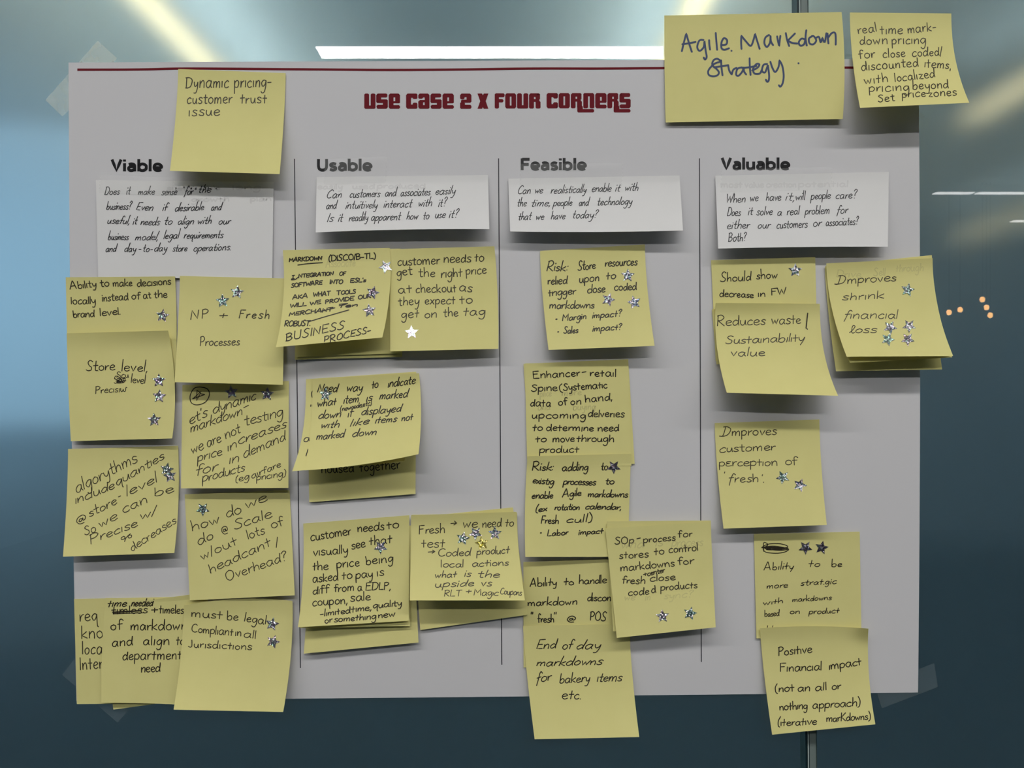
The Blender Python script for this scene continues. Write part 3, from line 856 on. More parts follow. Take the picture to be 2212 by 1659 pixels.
note('letsdynamic', [(394, 832), (624, 823), (623, 1054), (391, 1055)], 'yellow note with a circled star sketch reading dynamic markdown, not testing price increases', [
 (75, .3, 1.8, 1.8, .06, "et's 205 680 465 555;dynamıc 525 530 1125 330"), (72, .3, 1.8, 1.8, .06, "markdown 205 790 925 545;- 950 490 1020 460"),
 (78, .2, 1.8, 1.8, .08, "we 235 1080 395 1015;are 445 990 635 915;not 690 880 910 790;testıng 965 700 1490 560"),
 (70, .25, 1.8, 1.8, .08, "prıce 280 1200 645 1100;ın 722 1055 850 985;creases 880 955 1550 710"), (74, .25, 1.8, 1.9, .08, "for 300 1385 605 1300;ın 740 1225 878 1190;demand 950 1140 1555 880"),
 (68, .25, 1.8, 1.7, .06, "products 350 1480 965 1320"), (50, .15, 1.7, 1.7, .1, "(eg 830 1480 1020 1430;aırfare 1055 1425 1455 1260;prıcıng) 1105 1455 1525 1390")],
 (380, 810, 6.38), 'fineink', h=(0, 0, 8, 8), base=1.8)
k = Ink(); R_ = lambda x, y: (380 + x / 6.38, 810 + y / 6.38)
k.line([R_(*p) for p in ((330, 165), (250, 185), (195, 290), (215, 385), (300, 412), (410, 370), (462, 270), (430, 190), (330, 165))], 1.9)
k.line([R_(*p) + (1,) for p in ((230, 330), (350, 225), (285, 355), (292, 205), (345, 260), (400, 268), (235, 328))], 1.9)
k.mesh(NOTES['letsdynamic'], 'star_sketch', M['ink'])
note('npfresh', [(388.5, 596), (614.5, 601.5), (611, 831), (377, 825.6)], 'yellow note below the Viable card reading NP + Fresh Processes', [
 (62, .15, 2.0, 2.0, .35, "NP 268 672 520 645;+ 668 665 778 662;Fresh 935 650 1345 660"), (60, .1, 1.9, 2.2, .16, "Processes 400 1035 945 1022")],
 (370, 585, 6.38), 'fineink', h=(0, 0, 10, 11), base=3.2, p=1.4, curl=[(1, 1, -5, .5)])
note('algor', [(147, 970), (384.6, 963), (376.5, 1194.5), (136, 1202.6)], 'yellow note at the left edge reading algorythms include quanties at store level', [
 (82, .2, 1.8, 2.0, .1, "algorythms 262 705 1075 285"), (64, .2, 1.8, 1.9, .06, "ınclude 240 850 765 640;quantıes 795 610 1430 240"), (62, .15, 1.8, 2.2, .1, "@ 260 1115 385 1070;store 425 1025 795 845;- 820 790 850 775;level 920 750 1352 540"),
 (66, .1, 1.8, 1.7, .12, "So 360 1265 510 1220;we 568 1160 805 1050;can 880 970 1190 830;be 1290 750 1545 690"), (62, .15, 1.8, 1.9, .1, "Precıse 440 1385 1065 1140;w/ 1110 1050 1345 990"),
 (60, .1, 1.8, 1.8, .1, "% 850 1345 1105 1290"), (60, .1, 1.7, 1.9, .08, "decreases 990 1480 1585 1090")], (125, 950, 6.144), 'fineink', h=(0, 0.5, 10, 11), base=1.6, right=5, pl=1.7)
note('howdo', [(399, 1068), (625.6, 1059), (636.6, 1286), (410, 1297)], 'yellow note reading how do we do at scale without lots of headcount overhead', [
 (75, .1, 1.8, 1.9, .1, "how 200 690 580 565;do 680 500 875 430;we 950 370 1235 265"), (72, .1, 1.8, 1.8, .12, "do 290 880 490 785;@ 610 715 690 690;Scale 780 665 1300 490"),
 (68, .05, 1.8, 1.9, .12, "w/ouτ 330 1080 825 860;lots 970 795 1205 715;of 1300 650 1470 600"), (72, .1, 1.8, 1.8, .1, "headcanτ 450 1265 1295 880;/ 1350 900 1385 895"), (72, .1, 1.8, 1.8, .1, "Overhead? 680 1370 1520 1075")],
 (385, 1040, 6.38), 'fineink', h=(0, 0, 7, 5), base=1.6)
note('req', [(160, 1294), (396, 1289), (398, 1519), (166, 1521)], 'yellow note at the bottom left corner, only req, kno, loca, inter showing', [
 (62, 0, 2.1, 1.8, .2, "req 205 308 370 300;kno 220 465 408 458;loca 225 608 410 610;Inτer 208 752 412 742")], (125, 1270, 4.254), 'fineink', h=(0, 0, 2, 2), base=1.5)
note('tilted', [(213, 1312), (441, 1280), (470, 1502), (245, 1533)], 'yellow note turned askew, only its corners showing behind the timeless note', h=(0, 2, 1.5, 1), base=2.2)
note('timeless', [(228, 1291.6), (449, 1296), (452, 1526), (219, 1518)], 'yellow note reading timeless of markdown and align to department need', [
 (38, .3, 2.1, 1.8, .12, "τıme 462 175 635 168;needed 675 168 885 165"), (42, .05, 2.1, 1.8, .15, "τımless 495 238 825 230;+ 862 235 920 232;τımeles 930 232 1158 235"),
 (50, .05, 2.1, 1.9, .15, "of 490 388 605 382;markdown 672 388 1180 385"), (50, .05, 2.1, 1.7, .18, "and 505 538 690 525;alıgn 790 525 1020 522;τo 1088 522 1160 524"),
 (50, .05, 2.1, 1.6, .15, "deparτmenτ 598 660 1138 655"), (45, .05, 2.1, 1.8, .1, "need 768 775 945 768")], (125, 1270, 4.254), h=(0, 0, 4, 4), base=3.0, left=-3, bot=-2)
k = Ink(); R_ = lambda x, y: (125 + x / 4.254, 1270 + y / 4.254)
for a, b in (((500, 222), (770, 205)), ((510, 238), (790, 228)), ((505, 230), (760, 212))): 
    k = Ink(); k.line([R_(*a), R_(*b)], 1.8); k.mesh(NOTES['timeless'], 'strikethrough', M['ink'])
note('legal', [(397, 1307.6), (631.6, 1298), (611.6, 1538), (375, 1533)], 'yellow note at the bottom left reading Must be legal compliant in all jurisdictions', [
 (42, 0, 2.0, 1.9, .15, "musτ 1228 265 1510 285;be 1555 292 1655 298;legal 1715 305 1905 335"), (40, 0, 1.9, 1.8, .12, "Complıanτ 1232 405 1608 440;ın 1632 440 1680 445;all 1712 452 1812 465"),
 (38, 0, 1.9, 1.9, .15, "Jurısdıcτıons 1198 545 1782 570")], (125, 1270, 4.254), 'fineink', h=(1.5, 0.5, 14, 17), base=4.2, top=-9, pl=1.7, p=1.6, right=3)

# usable column
note('under_a', [(640, 547), (866, 539), (869, 771), (637, 777)], 'lowest yellow note of the stack under the markdown note', h=(0, 0, 1.5, 1.5), base=1.5)
note('under_b', [(641, 545), (865, 537), (868.5, 763), (638, 771)], 'middle yellow note of the stack under the markdown note', h=(0, 0, 2.5, 2.0), base=2.0)
note('getright', [(842, 538.5), (1068, 532), (1076.5, 753.5), (843, 759)], 'yellow note reading customer needs to get the right price at checkout', [
 (72, .05, 2.0, 1.6, .12, "customer 192 345 770 322;needs 825 305 1198 298;τo 1248 285 1370 282"), (68, .05, 2.0, 1.8, .15, "get 175 490 392 465;the 475 500 698 495;rıghτ 790 510 1080 490;prıce 1130 468 1408 452"),
 (70, 0, 2.0, 1.7, .15, "aτ 198 722 378 718;checkouτ 442 715 990 705;as 1038 690 1208 710"), (66, .05, 2.0, 1.7, .15, "they 195 895 485 880;expecτ 565 880 978 870;τo 1040 872 1210 865"),
 (66, .05, 2.0, 1.8, .15, "geτ 238 1062 480 1058;on 565 1068 720 1060;the 820 1048 1020 1040;τag 1095 1030 1390 1025")], (830, 520, 6.38), 'fineink', h=(0, 2.5, 9, 9), base=2.8, right=3)
note('markdown', [(611, 540.5), (842, 535.6), (826, 729), (595.7, 750)], 'yellow note in bold black capitals headed MARKDOWN, ending BUSINESS PROCESS', [
 (26, .1, 2.35, 2.0, .08, "MARKDOWN 215 250 650 225"), (36, .05, 2.3, 2.1, .1, "(DISCO/B-TL) 745 240 1360 205"),
 (24, .1, 2.35, 2.0, .06, "Î 245 475 330 468;NTEGRATION 338 462 805 425;OF 885 432 972 425"), (26, .1, 2.35, 2.0, .06, "SOFTWARE 240 590 660 545;INTO 755 542 925 540;ESL's 1025 525 1235 515"),
 (27, .1, 2.35, 2.0, .06, "AKA 258 748 452 725;WHAT 540 712 770 690;TOOLS 848 690 1100 665"), (25, .1, 2.35, 2.0, .06, "WILL 238 858 440 830;WE 500 828 642 800;PROVIDE 695 805 1085 755;OUR 1135 745 1300 725"),
 (25, .15, 2.35, 2.0, .06, "MERCHANT 212 970 800 900;Ten 880 860 1120 840"), (34, .2, 2.3, 2.1, .06, "ROBUST. 152 1105 500 1095"),
 (50, .2, 2.2, 2.1, .18, "BUSINESS 170 1305 970 1130"), (40, .2, 2.2, 2.1, .12, "PROCESS- 680 1330 1300 1185")], (590, 525, 6.144), h=(0.5, 0, 15, 19), base=3.4, p=1.6, pl=2.4, left=4, right=5)
k = Ink(); R_ = lambda x, y: (590 + x / 6.144, 525 + y / 6.144)
for t in ([(328, 292), (450, 275), (655, 260)], [(240, 488), (290, 485), (330, 455)], [(640, 905), (740, 880), (820, 860)], [(470, 1045), (700, 975), (1005, 888)], [(875, 832), (940, 820), (990, 802)]):
    k = Ink(); k.line([R_(*p) for p in t], 2.2)
    k.mesh(NOTES['markdown'], 'pen_line', M['ink'])
note('housed', [(664, 855), (899, 845), (897.5, 1067), (668, 1085)], 'yellow note deep in shade under two others, housed together showing', [
 (62, 0, 2.0, 1.8, .18, "housed 400 1245 770 1225;τogeτher 840 1222 1310 1188")], (620, 790, 5.35), 'fineink', h=(0, 0, 2, 1.5), base=1.5)
note('needway_back', [(661, 819), (899, 803), (873, 997), (631, 1018)], 'yellow note mostly hidden behind the Need way to indicate note', [
 (45, 0, 2.0, 1.9, .1, "( 285 360 312 360;\" 272 540 305 540;a 200 880 265 872;l 218 1045 238 1050")], (620, 790, 5.35), h=(0.5, 0.5, 17, 21), base=2.6, pl=2.6, p=1.8)
note('needway', [(675, 818.5), (905, 806), (904, 981), (658, 1016)], 'yellow note reading Need way to indicate what item is marked down', [
 (52, .3, 2.1, 1.9, .1, "Need 352 305 605 300;way 700 300 880 290;τo 990 265 1060 250;ındıcate 1168 250 1490 205"), (50, .3, 2.1, 1.9, .1, "whaτ 360 475 575 450;ıtem 655 440 830 420;ıs 918 410 998 395;marked 1070 390 1425 360"),
 (30, .3, 1.7, 2.0, .08, "(newcode,etc) 618 530 985 450"), (50, .3, 2.1, 1.9, .1, "down 372 615 625 595;ıf 705 595 800 580;dısplayed 868 570 1350 525"),
 (44, .3, 2.1, 1.9, .12, "wıth 400 720 605 715;lıke 730 700 960 670;ıτems 1020 665 1278 645;noτ 1325 642 1462 625"), (44, .3, 2.1, 2.0, .1, "marked 340 858 690 820;down 762 822 1035 795")],
 (620, 790, 5.35), h=(1.0, 1.0, 20, 22), base=3.4, pl=2.4, p=1, right=5, bot=5, curl=[(1, 1, 7, .25)])
note('vis_a', [(668, 1180), (893, 1165), (904, 1388), (656, 1412)], 'lowest yellow note of the stack under the visually see note', h=(0, 0, 5, 5), base=1.5, pl=1.6)
note('vis_b', [(664, 1150), (888, 1135), (886, 1352), (648, 1357)], 'middle yellow note of the stack under the visually see note', h=(0, 0, 7, 8), base=2.1, pl=1.6)
note('visually', [(655, 1131), (884, 1113), (883, 1341), (643.6, 1355)], 'yellow note reading Customer needs to visually see that the price', [
 (55, .05, 2.1, 1.6, .12, "customer 165 345 598 275;needs 670 248 955 225;τo 985 215 1112 205"), (54, .05, 2.1, 1.8, .12, "vısually 192 508 560 475;see 605 435 752 410;τhaτ 795 390 1045 365"),
 (54, .05, 2.1, 1.8, .15, "τhe 182 662 348 655;prıce 442 640 685 615;beıng 762 605 1055 570"), (52, .05, 2.1, 1.7, .12, "asked 185 792 455 772;τo 500 760 605 750;pay 645 755 830 735;ıs 882 725 955 718"),
 (50, .1, 2.1, 1.7, .12, "dıff 185 925 370 905;from 415 900 622 885;a 672 885 715 880;EDLP, 755 880 1020 870"), (52, .05, 2.1, 1.8, .12, "coupon, 182 1050 552 1025;sale 590 1000 808 985"),
 (38, .1, 2.1, 1.9, .1, "-lımıτed 262 1165 592 1125;τıme, 600 1118 812 1095;qualıty 838 1075 1145 1045"), (38, .1, 2.1, 1.8, .1, "or 315 1240 398 1228;someτhıng 412 1228 868 1190;new 895 1182 1075 1165")],
 (640, 1100, 5.026), h=(0.5, 0.5, 9, 13), base=2.8, pl=2.2, curl=[(0, .5, 1, .3)], left=2)
note('fresh_back', [(890, 1118), (1108, 1096), (1140, 1328), (908, 1361)], 'yellow note turned askew and shaded under the Fresh we need to test note', h=(0, 0, 3, 2), base=1.6)
note('fresh_mid', [(890, 1112), (1117, 1108), (1132, 1290), (892, 1296)], 'yellow note almost wholly hidden just behind the Fresh we need to test note', h=(0.5, 0.5, 15, 16), base=2.1, p=1.8)
note('fresh', [(888, 1113), (1115.6, 1105.6), (1134, 1297), (885.4, 1297)], 'yellow note with four stars reading Fresh we need to test', [
 (60, .1, 1.9, 1.9, .12, "Fresh 205 395 515 375;> 595 295 668 293;we 752 315 925 310;need 990 315 1225 300;τo 1270 298 1368 300"), (60, .05, 1.9, 1.9, .12, "τesτ 232 560 522 555"),
 (52, .1, 1.9, 1.9, .1, "> 315 642 400 635;Coded 448 668 850 660;producτ 912 650 1325 630"), (45, .05, 1.9, 2.0, .12, "local 475 805 748 800;acτions 865 795 1312 780"), (45, .15, 1.9, 2.0, .12, "whaτ 405 935 670 925;is 765 920 852 918;the 935 930 1198 930"),
 (48, .15, 1.9, 1.9, .12, "upside 405 1050 880 1035;vs 978 1038 1105 1032"), (42, .1, 1.7, 1.9, .08, "RLT 515 1165 735 1160;+ 785 1140 852 1135;Magıc 880 1150 1185 1155;Coupons 1208 1135 1470 1150")],
 (870, 1085, 5.721), 'fineink', h=(1.2, 1.0, 20, 19), base=2.8, p=1.6)

# feasible column
note('riskstore', [(1166.6, 542), (1393, 528), (1414, 747), (1185, 756)], 'yellow note below the Feasible card reading Risk: Store resources', [
 (62, .15, 2.2, 2.3, .1, "Risk: 208 435 515 430;Store 655 425 905 400;resources 1045 370 1510 345"), (62, .1, 2.2, 1.9, .12, "relıed 225 625 510 615;upon 680 605 955 575;τo 1065 555 1198 540"),
 (60, .1, 2.2, 1.9, .1, "τrıgger 232 795 630 765;close 795 750 1045 735;coded 1180 715 1495 700"), (56, .1, 2.2, 2.0, .08, "markdowns 248 975 888 965"),
 (48, .15, 2.2, 2.0, .12, "• 335 1150 362 1150;Margin 432 1150 770 1120;impacτ? 862 1110 1290 1080"), (48, .15, 2.2, 2.0, .12, "• 362 1330 390 1330;Sales 450 1330 658 1320;impacτ? 865 1300 1290 1275")],
 (1150, 520, 6.636), h=(0, 0, 14, 12), base=1.5, p=1.6, pl=1.5)
note('enh_back', [(1131, 786), (1357, 776), (1371, 1002), (1145, 1010)], 'yellow note behind the Enhancer note, only its right rim showing', h=(0, 0, .5, .5), base=1.5)
note('enhancer', [(1133.7, 785), (1357, 781), (1364, 1006), (1139, 1010)], 'yellow note reading Enhancer retail spine systematic data of on hand', [
 (62, 0, 2.2, 1.7, .15, "Enhancer 222 330 920 290;- 955 275 1015 265;reτaıl 1072 295 1450 300"), (62, 0, 2.2, 1.7, .12, "Spıne 192 520 580 515;( 612 515 660 515;Sysτemaτıc 670 510 1325 470"),
 (62, .05, 2.2, 1.8, .15, "daτa 182 740 480 745;of 605 735 740 720;on 785 722 930 715;hand, 1005 690 1395 650"), (60, .05, 2.2, 1.7, .15, "upcomıng 208 925 998 925;delverıes 1045 900 1585 905"),
 (58, .05, 2.2, 1.8, .12, "τo 215 1110 355 1105;deτermıne 418 1108 1120 1115;need 1190 1118 1500 1108"), (58, .05, 2.2, 1.7, .12, "τo 255 1280 415 1275;move 515 1280 835 1270;τhrough 870 1272 1420 1275"), (58, .05, 2.2, 1.7, .12, "producτ 312 1440 905 1430")],
 (1120, 770, 6.912), h=(0, 0, 1, 1), base=2.0)
note('riskadd', [(1139.6, 985.5), (1363.4, 980), (1357, 1203), (1134.8, 1203)], 'yellow note with one dark star reading Risk: adding to existing processes', [
 (56, .15, 2.3, 2.2, .1, "Risk: 200 305 500 310;adding 632 315 1000 305;to 1188 300 1280 298"), (52, .15, 2.3, 1.8, .06, "existıg 208 490 508 510;processes 635 505 1110 520;to 1252 500 1368 505"),
 (48, .15, 2.3, 2.2, .08, "enable 195 710 495 705;Agile 628 690 900 665;markdowns 1000 690 1570 690"), (44, .15, 2.3, 2.2, .06, "(ex 252 905 415 885;rotation 520 875 872 870;calendar, 965 860 1465 870"),
 (50, .1, 2.3, 2.4, .12, "Fresh 325 1065 570 1070;cull) 700 1058 1058 1040"), (40, .15, 2.3, 2.2, .12, "• 315 1222 340 1222;Labor 415 1250 718 1225;impacτ 865 1230 1220 1205")],
 (1120, 970, 6.635), h=(1.5, 0.5, 2.5, 7), base=2.8, left=-3, right=-1)
note('handle', [(1130.6, 1214), (1359, 1207), (1362, 1440), (1131, 1442)], 'yellow note reading Ability to handle markdown, fresh at POS', [
 (32, .05, 2.2, 2.3, .1, "Abılıτy 98 265 325 255;τo 390 255 470 250;handle 518 242 752 235"), (32, .05, 2.2, 2.2, .1, "markdown 82 430 498 418;dıscon 590 388 785 388"), (34, .05, 2.2, 2.2, .1, "\" 112 560 140 558;fresh 165 572 300 568;\" 310 555 338 552;@ 418 560 498 558;POS 610 550 748 560")],
 (1120, 1200, 3.948), h=(0, 0, 1, 1), base=1.6)
note('endday', [(1130, 1352), (1359.5, 1347), (1381, 1592), (1155, 1597)], 'yellow note hanging below the poster reading End of day markdowns', [
 (38, .25, 2.1, 2.2, .12, "End 155 795 340 790;of 378 800 485 795;day 502 795 705 795"), (36, .25, 2.1, 2.2, .08, "markdowns 155 945 725 930"), (40, .2, 2.1, 2.1, .1, "ƒor 150 1085 290 1060;bakery 352 1090 612 1075;ıtems 672 1075 888 1070"), (42, .1, 2.1, 1.9, .12, "eτc. 375 1222 528 1225")],
 (1120, 1200, 3.948), h=(0, 0, 14, 12), base=2.4, p=1.5, pl=1.3)
note('sop_back', [(1311, 1126), (1535.5, 1124.5), (1541, 1352), (1324.5, 1364)], 'yellow note behind the SOP process note, its top and left rims showing', h=(0, 0, 5, 5), base=6.0)
note('sop', [(1307.6, 1141), (1534.7, 1126), (1546, 1355), (1332.4, 1378)], 'yellow note with two stars reading SOP process for stores to control markdowns', [
 (48, .05, 2.1, 1.9, .15, "SOp 168 392 412 375;- 455 350 500 340;process 535 370 945 340;for 978 305 1160 290"), (54, 0, 2.1, 1.9, .15, "sτores 225 575 598 555;τo 672 525 795 515;conτrol 865 500 1228 470"),
 (54, 0, 2.1, 1.8, .12, "markdowns 245 735 930 670;for 975 655 1185 640"), (36, .1, 2.1, 1.8, .1, "+center 540 805 812 745"), (50, .05, 2.1, 1.8, .12, "fresh 265 890 550 895;close 625 865 945 845"), (50, .05, 2.1, 1.8, .15, "code 345 1045 605 1030;d 640 1012 692 1005;producτs 752 985 1222 945")],
 (1300, 1110, 5.923), 'fineink', h=(0, 0, 8, 8), base=6.6)

# valuable column
note('should_back', [(1538, 668), (1762, 664), (1766, 778), (1548, 787)], 'yellow note behind Reduces waste, only a sliver of its left side showing', h=(0, 0, 0.6, 1.5), base=1.9)
note('should', [(1536, 562), (1761, 555.5), (1766, 783), (1546, 780)], 'yellow note below the Valuable card reading Should show decrease in FW', [
 (46, .05, 2.0, 2.3, .12, "Should 182 345 520 330;show 575 318 802 305"), (40, .0, 2.0, 2.0, .12, "decrease 175 505 540 520;ın 595 508 665 508;FW 740 490 898 480")],
 (1520, 540, 5.026), h=(0, 0, 1, 1), base=1.6)
note('reduces', [(1546, 654.4), (1771, 656), (1810.5, 855), (1570, 848.4)], 'yellow note curling far off the poster reading Reduces waste sustainability value', [
 (56, .05, 1.9, 2.0, .1, "Reduces 150 825 675 810;wasτe 740 805 1055 798"), (48, .1, 1.9, 1.9, .08, "Susτaınabılıτŷ 240 1020 1100 990"), (48, .05, 1.9, 1.9, .12, "value 300 1150 665 1150")],
 (1520, 540, 5.026), 'fineink', h=(2.5, 1.5, 22, 22), base=3.2, p=2.3, pl=1.8, left=-4)
k = Ink(); k.line([(1520 + 1130 / 5.026, 540 + 685 / 5.026), (1520 + 1112 / 5.026, 540 + 850 / 5.026), (1520 + 1128 / 5.026, 540 + 860 / 5.026)], 2.4, smooth=False)
k.mesh(NOTES['reduces'], 'slash_mark', M['ink'])
note('shrink_a', [(1782, 575), (2013, 551), (2035, 798), (1806, 802)], 'lowest yellow note of the stack under the Improves shrink note', h=(0, 0, 9, 8), base=1.6, p=1.5, pl=1.4)
note('shrink_b', [(1787, 572), (2014, 557), (2057, 772), (1836, 784)], 'middle yellow note of the stack under the Improves shrink note', h=(0, 0, 19, 18), base=2.2, p=1.8, pl=1.7)
note('shrink', [(1785, 569), (2014.6, 557.7), (2059, 769), (1829, 770.6)], 'yellow note with five stars at the right edge reading Improves shrink financial loss', [
 (58, .05, 1.8, 1.7, .12, "Ðmproves 195 440 985 395"), (56, .1, 1.8, 1.7, .12, "shrınk 295 645 830 620"), (58, .1, 1.8, 1.9, .12, "ƒınancıal 315 880 1008 875"), (52, .1, 1.8, 1.9, .1, "łoss 385 1065 740 1055")],
 (1770, 540, 5.927), 'fineink', h=(1.5, 1.5, 22, 22), base=3.0, p=2.0, pl=1.8)
note('improves', [(1544, 914), (1770, 906), (1786, 1134), (1563, 1142)], 'yellow note with two stars reading Improves customer perception of fresh', [
 (66, .05, 1.8, 1.7, .12, "Ðmproves 148 320 912 300"), (58, .05, 1.8, 1.8, .08, "customer 160 535 895 505"), (60, .0, 1.8, 1.8, .08, "pɛrcepτıon 148 720 912 712;of 1030 705 1190 702"), (62, .05, 1.8, 1.8, .12, "' 215 905 238 905;ƒresh 278 935 658 925;'. 715 935 742 935")],
 (1530, 890, 6.144), 'fineink', h=(0.5, 0.5, 11, 10), base=1.6, p=1.6, pl=1.5)
note('abilitybe', [(1628.6, 1153.5), (1857, 1148.5), (1861, 1380), (1634, 1379)], 'yellow note with a scribbled out word and two dark stars, Ability to be', [
 (46, .1, 1.8, 2.4, .16, "Abıliτŷ 192 650 608 630;τo 812 602 962 598;be 1130 602 1268 598"), (42, .15, 1.7, 1.9, .12, "more 235 902 522 885;straτ.gic 702 860 1198 835"), (36, .1, 1.7, 2.2, .12, "wıτh 188 1130 452 1100;markdowns 588 1085 1130 1055"),
 (40, .1, 1.7, 2.1, .12, "based 205 1290 412 1275;on 555 1252 682 1250;producτ 808 1255 1235 1238"), (34, .1, 1.7, 2.2, .2, "lıke 225 1490 470 1480")],
 (1620, 1130, 6.38), h=(0, 0, 1, 1), base=1.6)
k = Ink(); R_ = lambda x, y: (1620 + x / 6.38, 1130 + y / 6.38)
k.line([R_(*p) for p in ((190, 390), (190, 270), (245, 290), (225, 320), (160, 340), (250, 290), (420, 285), (520, 320), (450, 350), (200, 340), (220, 400), (380, 415), (500, 390), (520, 350), (300, 330), (205, 350), (400, 375), (525, 355), (350, 318), (210, 330), (330, 370), (520, 365))], 1.8)
k.line([R_(*p) for p in ((205, 335), (350, 350), (520, 340), (360, 365), (220, 360), (400, 335), (515, 350))], 2.6)
k.mesh(NOTES['abilitybe'], 'scribble', M['ink'])
note('positive', [(1642, 1357), (1876, 1358), (1891, 1564.6), (1668, 1587)], 'yellow note at the bottom right reading Positive Financial impact', [
 (58, .05, 2.1, 1.9, .12, "Posıτıve 358 435 768 400"), (56, .05, 2.1, 1.9, .1, "Fınancıal 378 635 885 612;ımpacτ 985 610 1380 550"), (52, .05, 2.1, 1.9, .12, "(noτ 318 890 548 875;an 598 878 738 872;all 815 868 942 862;or 1018 855 1128 850"),
 (52, .05, 2.1, 2.0, .08, "noτhıng 370 1112 710 1095;approach) 782 1090 1365 1055"), (48, .05, 2.1, 2.1, .08, "(ıτeraτıve 350 1305 825 1285;marKdowns) 950 1255 1490 1225")],
 (1620, 1340, 5.721), h=(1.5, 1.0, 10, 9), base=2.6, top=-5, right=-4, pl=1.3, p=1.5, curl=[(1, 0, 7, .22)])

# writing of the sheet beneath, showing faintly through
M['ghost'] = simple('writing_showing_through_note', (0.66, 0.61, 0.26), 0.8)
M['ghostcard'] = simple('writing_showing_through_card', (0.68, 0.67, 0.67), 0.8)
def ghost(key, region, lines, m='ghost'):
    k = Ink(); write(k, region, lines); k.mesh(NOTES[key], 'show_through', M[m], off=0.00006)
ghost('sop', (1300, 1110, 5.923), [(60, .2, 2.4, 1.8, .15, "wha 265 440 540 430;ıs 690 415 790 405;process 880 420 1300 405"), (50, .2, 2.2, 1.8, .15, "we 300 1110 430 1100;in 560 1105 620 1100;sync? 800 1090 1180 1060")])
ghost('shrink', (1770, 540, 5.927), [(52, .1, 2.2, 1.8, .15, "Drıve 220 345 530 350;Sell 695 335 850 325;τhrough 985 280 1330 265")])
ghost('markdown', (590, 525, 6.144), [(55, .1, 2.4, 1.8, .15, "Assocıaτe 700 320 1090 305")])
ghost('enhancer', (1120, 770, 6.912), [(55, .1, 2.2, 1.8, .15, "prıce 320 600 490 590;more 650 590 940 570"), (55, .1, 2.2, 1.8, .15, "and 300 800 480 790;buyıng 820 800 1150 790")])
ghost('valuable', (1500, 300, 3.107), [(24, 0, 3.4, 1.5, .15, "mosτ 180 328 320 326;value 340 326 465 325;creaτıon 485 325 680 324;poτenτıal 700 324 1030 320")], 'ghostcard')
ghost('usable', (560, 60, 3.456), [(22, 0, 3.2, 1.5, .15, "easıly 440 1205 620 1203;used 700 1203 860 1200;produced 880 1200 1240 1196")], 'ghostcard')
ghost('viable', (190, 370, 5.267), [(32, 0, 3.2, 1.5, .15, "sustaınable 900 218 1500 210;long 1650 208 1960 205"), (32, 0, 3.2, 1.5, .15, "growτh 1180 345 1600 340;plan 1850 340 2080 335")], 'ghostcard')

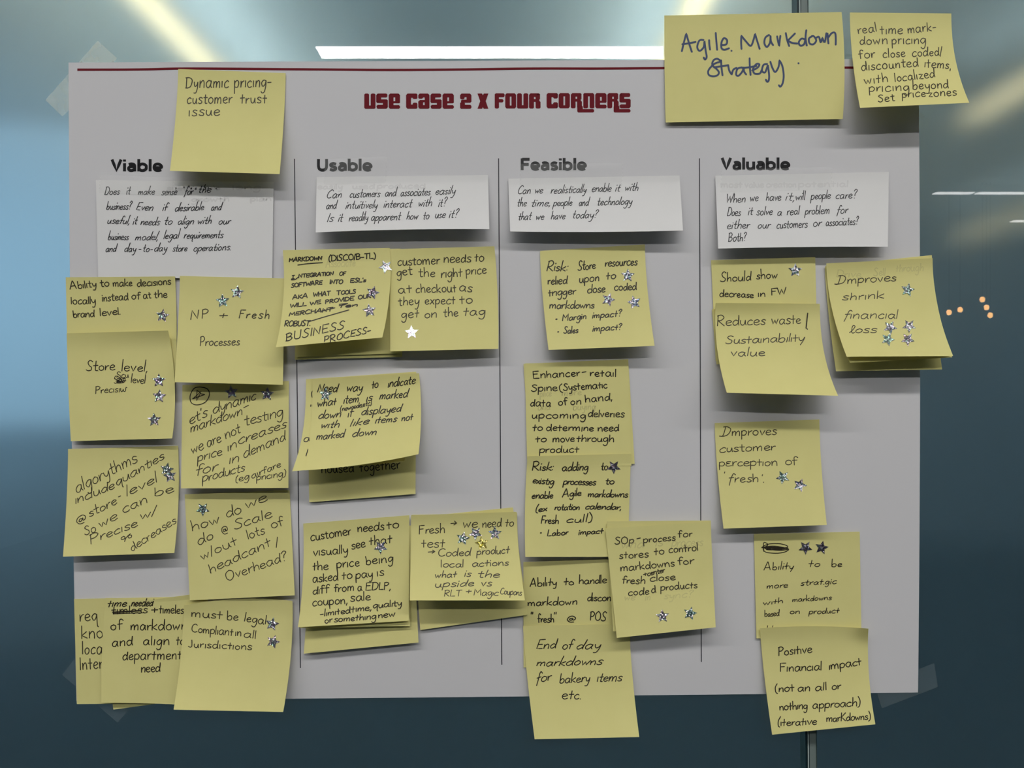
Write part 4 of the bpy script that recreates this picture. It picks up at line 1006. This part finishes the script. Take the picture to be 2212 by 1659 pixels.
# ------------------------------------------------------------------ star stickers
STARS = [  # note, x, y, turn (deg), material, label
 ('ability', 351, 682, 8, 'star', 'silver glitter star below right of Ability to make decisions'),
 ('store', 343, 822, 0, 'star_purple', 'uppermost glitter star of three on the Store level note'),
 ('store', 344, 856, 4, 'star_purple', 'middle glitter star of three on the Store level note'),
 ('store', 333, 907, -2, 'star', 'lowest glitter star of three on the Store level note'),
 ('npfresh', 512, 631, 6, 'star', 'right glitter star above NP + Fresh'),
 ('npfresh', 481, 650, -4, 'star_green', 'left greenish glitter star above NP + Fresh'),
 ('letsdynamic', 500, 847, -8, 'star_purple', 'left purple glitter star on the circled star sketch note'),
 ('letsdynamic', 577, 851, 4, 'star_purple', 'right purple glitter star on the circled star sketch note'),
 ('algor', 360, 1014, 12, 'star_green', 'upper overlapping glitter star on the algorythms note'),
 ('algor', 367, 1028, -10, 'star', 'lower overlapping glitter star on the algorythms note'),
 ('howdo', 438, 1100, 180, 'star_green', 'upside down glitter star on the how do we note'),
 ('markdown', 833, 576, 190, 'star_white', 'shiny glitter star at the right edge near the top of the MARKDOWN note'),
 ('markdown', 805, 632, 18, 'star_dark', 'middle dark glitter star on the MARKDOWN note'),
 ('markdown', 798, 671, -8, 'star', 'lowest glitter star on the MARKDOWN note'),
 ('getright', 889, 718, -3, 'star_white', 'bright white star on the checkout price note'),
 ('needway', 703, 852, 5, 'star_green', 'glitter star over the word Need on the indicate note'),
 ('visually', 822, 1182, 180, 'star_blue', 'pale glitter star under the word that on the visually see note'),
 ('fresh', 1000, 1163, 12, 'star_green', 'leftmost green glitter star on the Fresh we need to test note'),
 ('fresh', 1027, 1152, 182, 'star_blue', 'silver topped star between words on the Fresh we need to test note'),
 ('fresh', 1069, 1152, 0, 'star_blue', 'rightmost blue glitter star on the Fresh we need to test note'),
 ('fresh', 1041, 1174, -10, 'star_gold', 'gold glitter star on the Fresh we need to test note'),
 ('riskstore', 1356, 595, 2, 'star_blue', 'topmost blue glitter star on the Risk Store resources note'),
 ('riskstore', 1314, 647, 20, 'star_purple', 'grey purple star left below close on the Risk Store resources note'),
 ('riskstore', 1370, 653, -14, 'star_blue', 'lower right pale blue star on the Risk Store resources note'),
 ('riskadd', 1326, 1009, 180, 'star_dark', 'dark upside down star on the Risk adding note'),
 ('sop', 1431, 1331, -4, 'star', 'left glitter star near the bottom of the SOP process note'),
 ('sop', 1491, 1325, 14, 'star_green', 'right glitter star near the bottom of the SOP process note'),
 ('should', 1718, 584, 0, 'star_blue', 'glitter star right of Should show'),
 ('shrink', 1961, 626, 12, 'star_green', 'uppermost single star on the Improves shrink note'),
 ('shrink', 1923, 707, 28, 'star', 'upper left of four clustered stars beside loss'),
 ('shrink', 1964, 704, -35, 'star', 'upper right of four clustered stars beside loss'),
 ('shrink', 1918, 733, 22, 'star_green', 'lower left of four clustered stars beside loss'),
 ('shrink', 1961, 733, 178, 'star', 'lower right of four clustered stars beside loss'),
 ('improves', 1691, 1031, -28, 'star_green', 'left star on the customer perception of fresh note'),
 ('improves', 1728, 1048, 20, 'star_blue', 'right star on the customer perception of fresh note'),
 ('abilitybe', 1740, 1183, 178, 'star_dark', 'left dark star beside the scribble on the Ability to be note'),
 ('abilitybe', 1775, 1183, 12, 'star_dark', 'right dark star beside the scribble on the Ability to be note'),
 ('legal', 588, 1348, 12, 'star_purple', 'upper dark purple star on the Must be legal note'),
 ('legal', 590, 1386, 20, 'star', 'lower star on the Must be legal note'),
]
for i, (key, x, y, turn, m, label) in enumerate(STARS):
    s = NOTES[key]
    R, r = 15.5, 7.2
    off = 0.00022 + 0.00006 * (i % 3)
    ring = []
    for q in range(10):
        a = math.radians(turn + 36 * q)
        rr = R if q % 2 == 0 else r
        ring.append((x + rr * math.sin(a), y - rr * math.cos(a)))
    c = s.on(x, y, off)
    front = [s.on(px, py, off) for px, py in ring]
    back = [s.on(px, py, off - 0.00010) for px, py in ring]
    vs = [c] + front + back
    fs = [(0, 1 + (q + 1) % 10, 1 + q) for q in range(10)]
    fs += [(1 + q, 1 + (q + 1) % 10, 11 + (q + 1) % 10, 11 + q) for q in range(10)]
    fs.append(tuple(11 + q for q in range(10)))
    o = link('star_sticker', vs, fs, M[m], loc=c)
    tag(o, label, 'sticker', 'glitter star stickers')
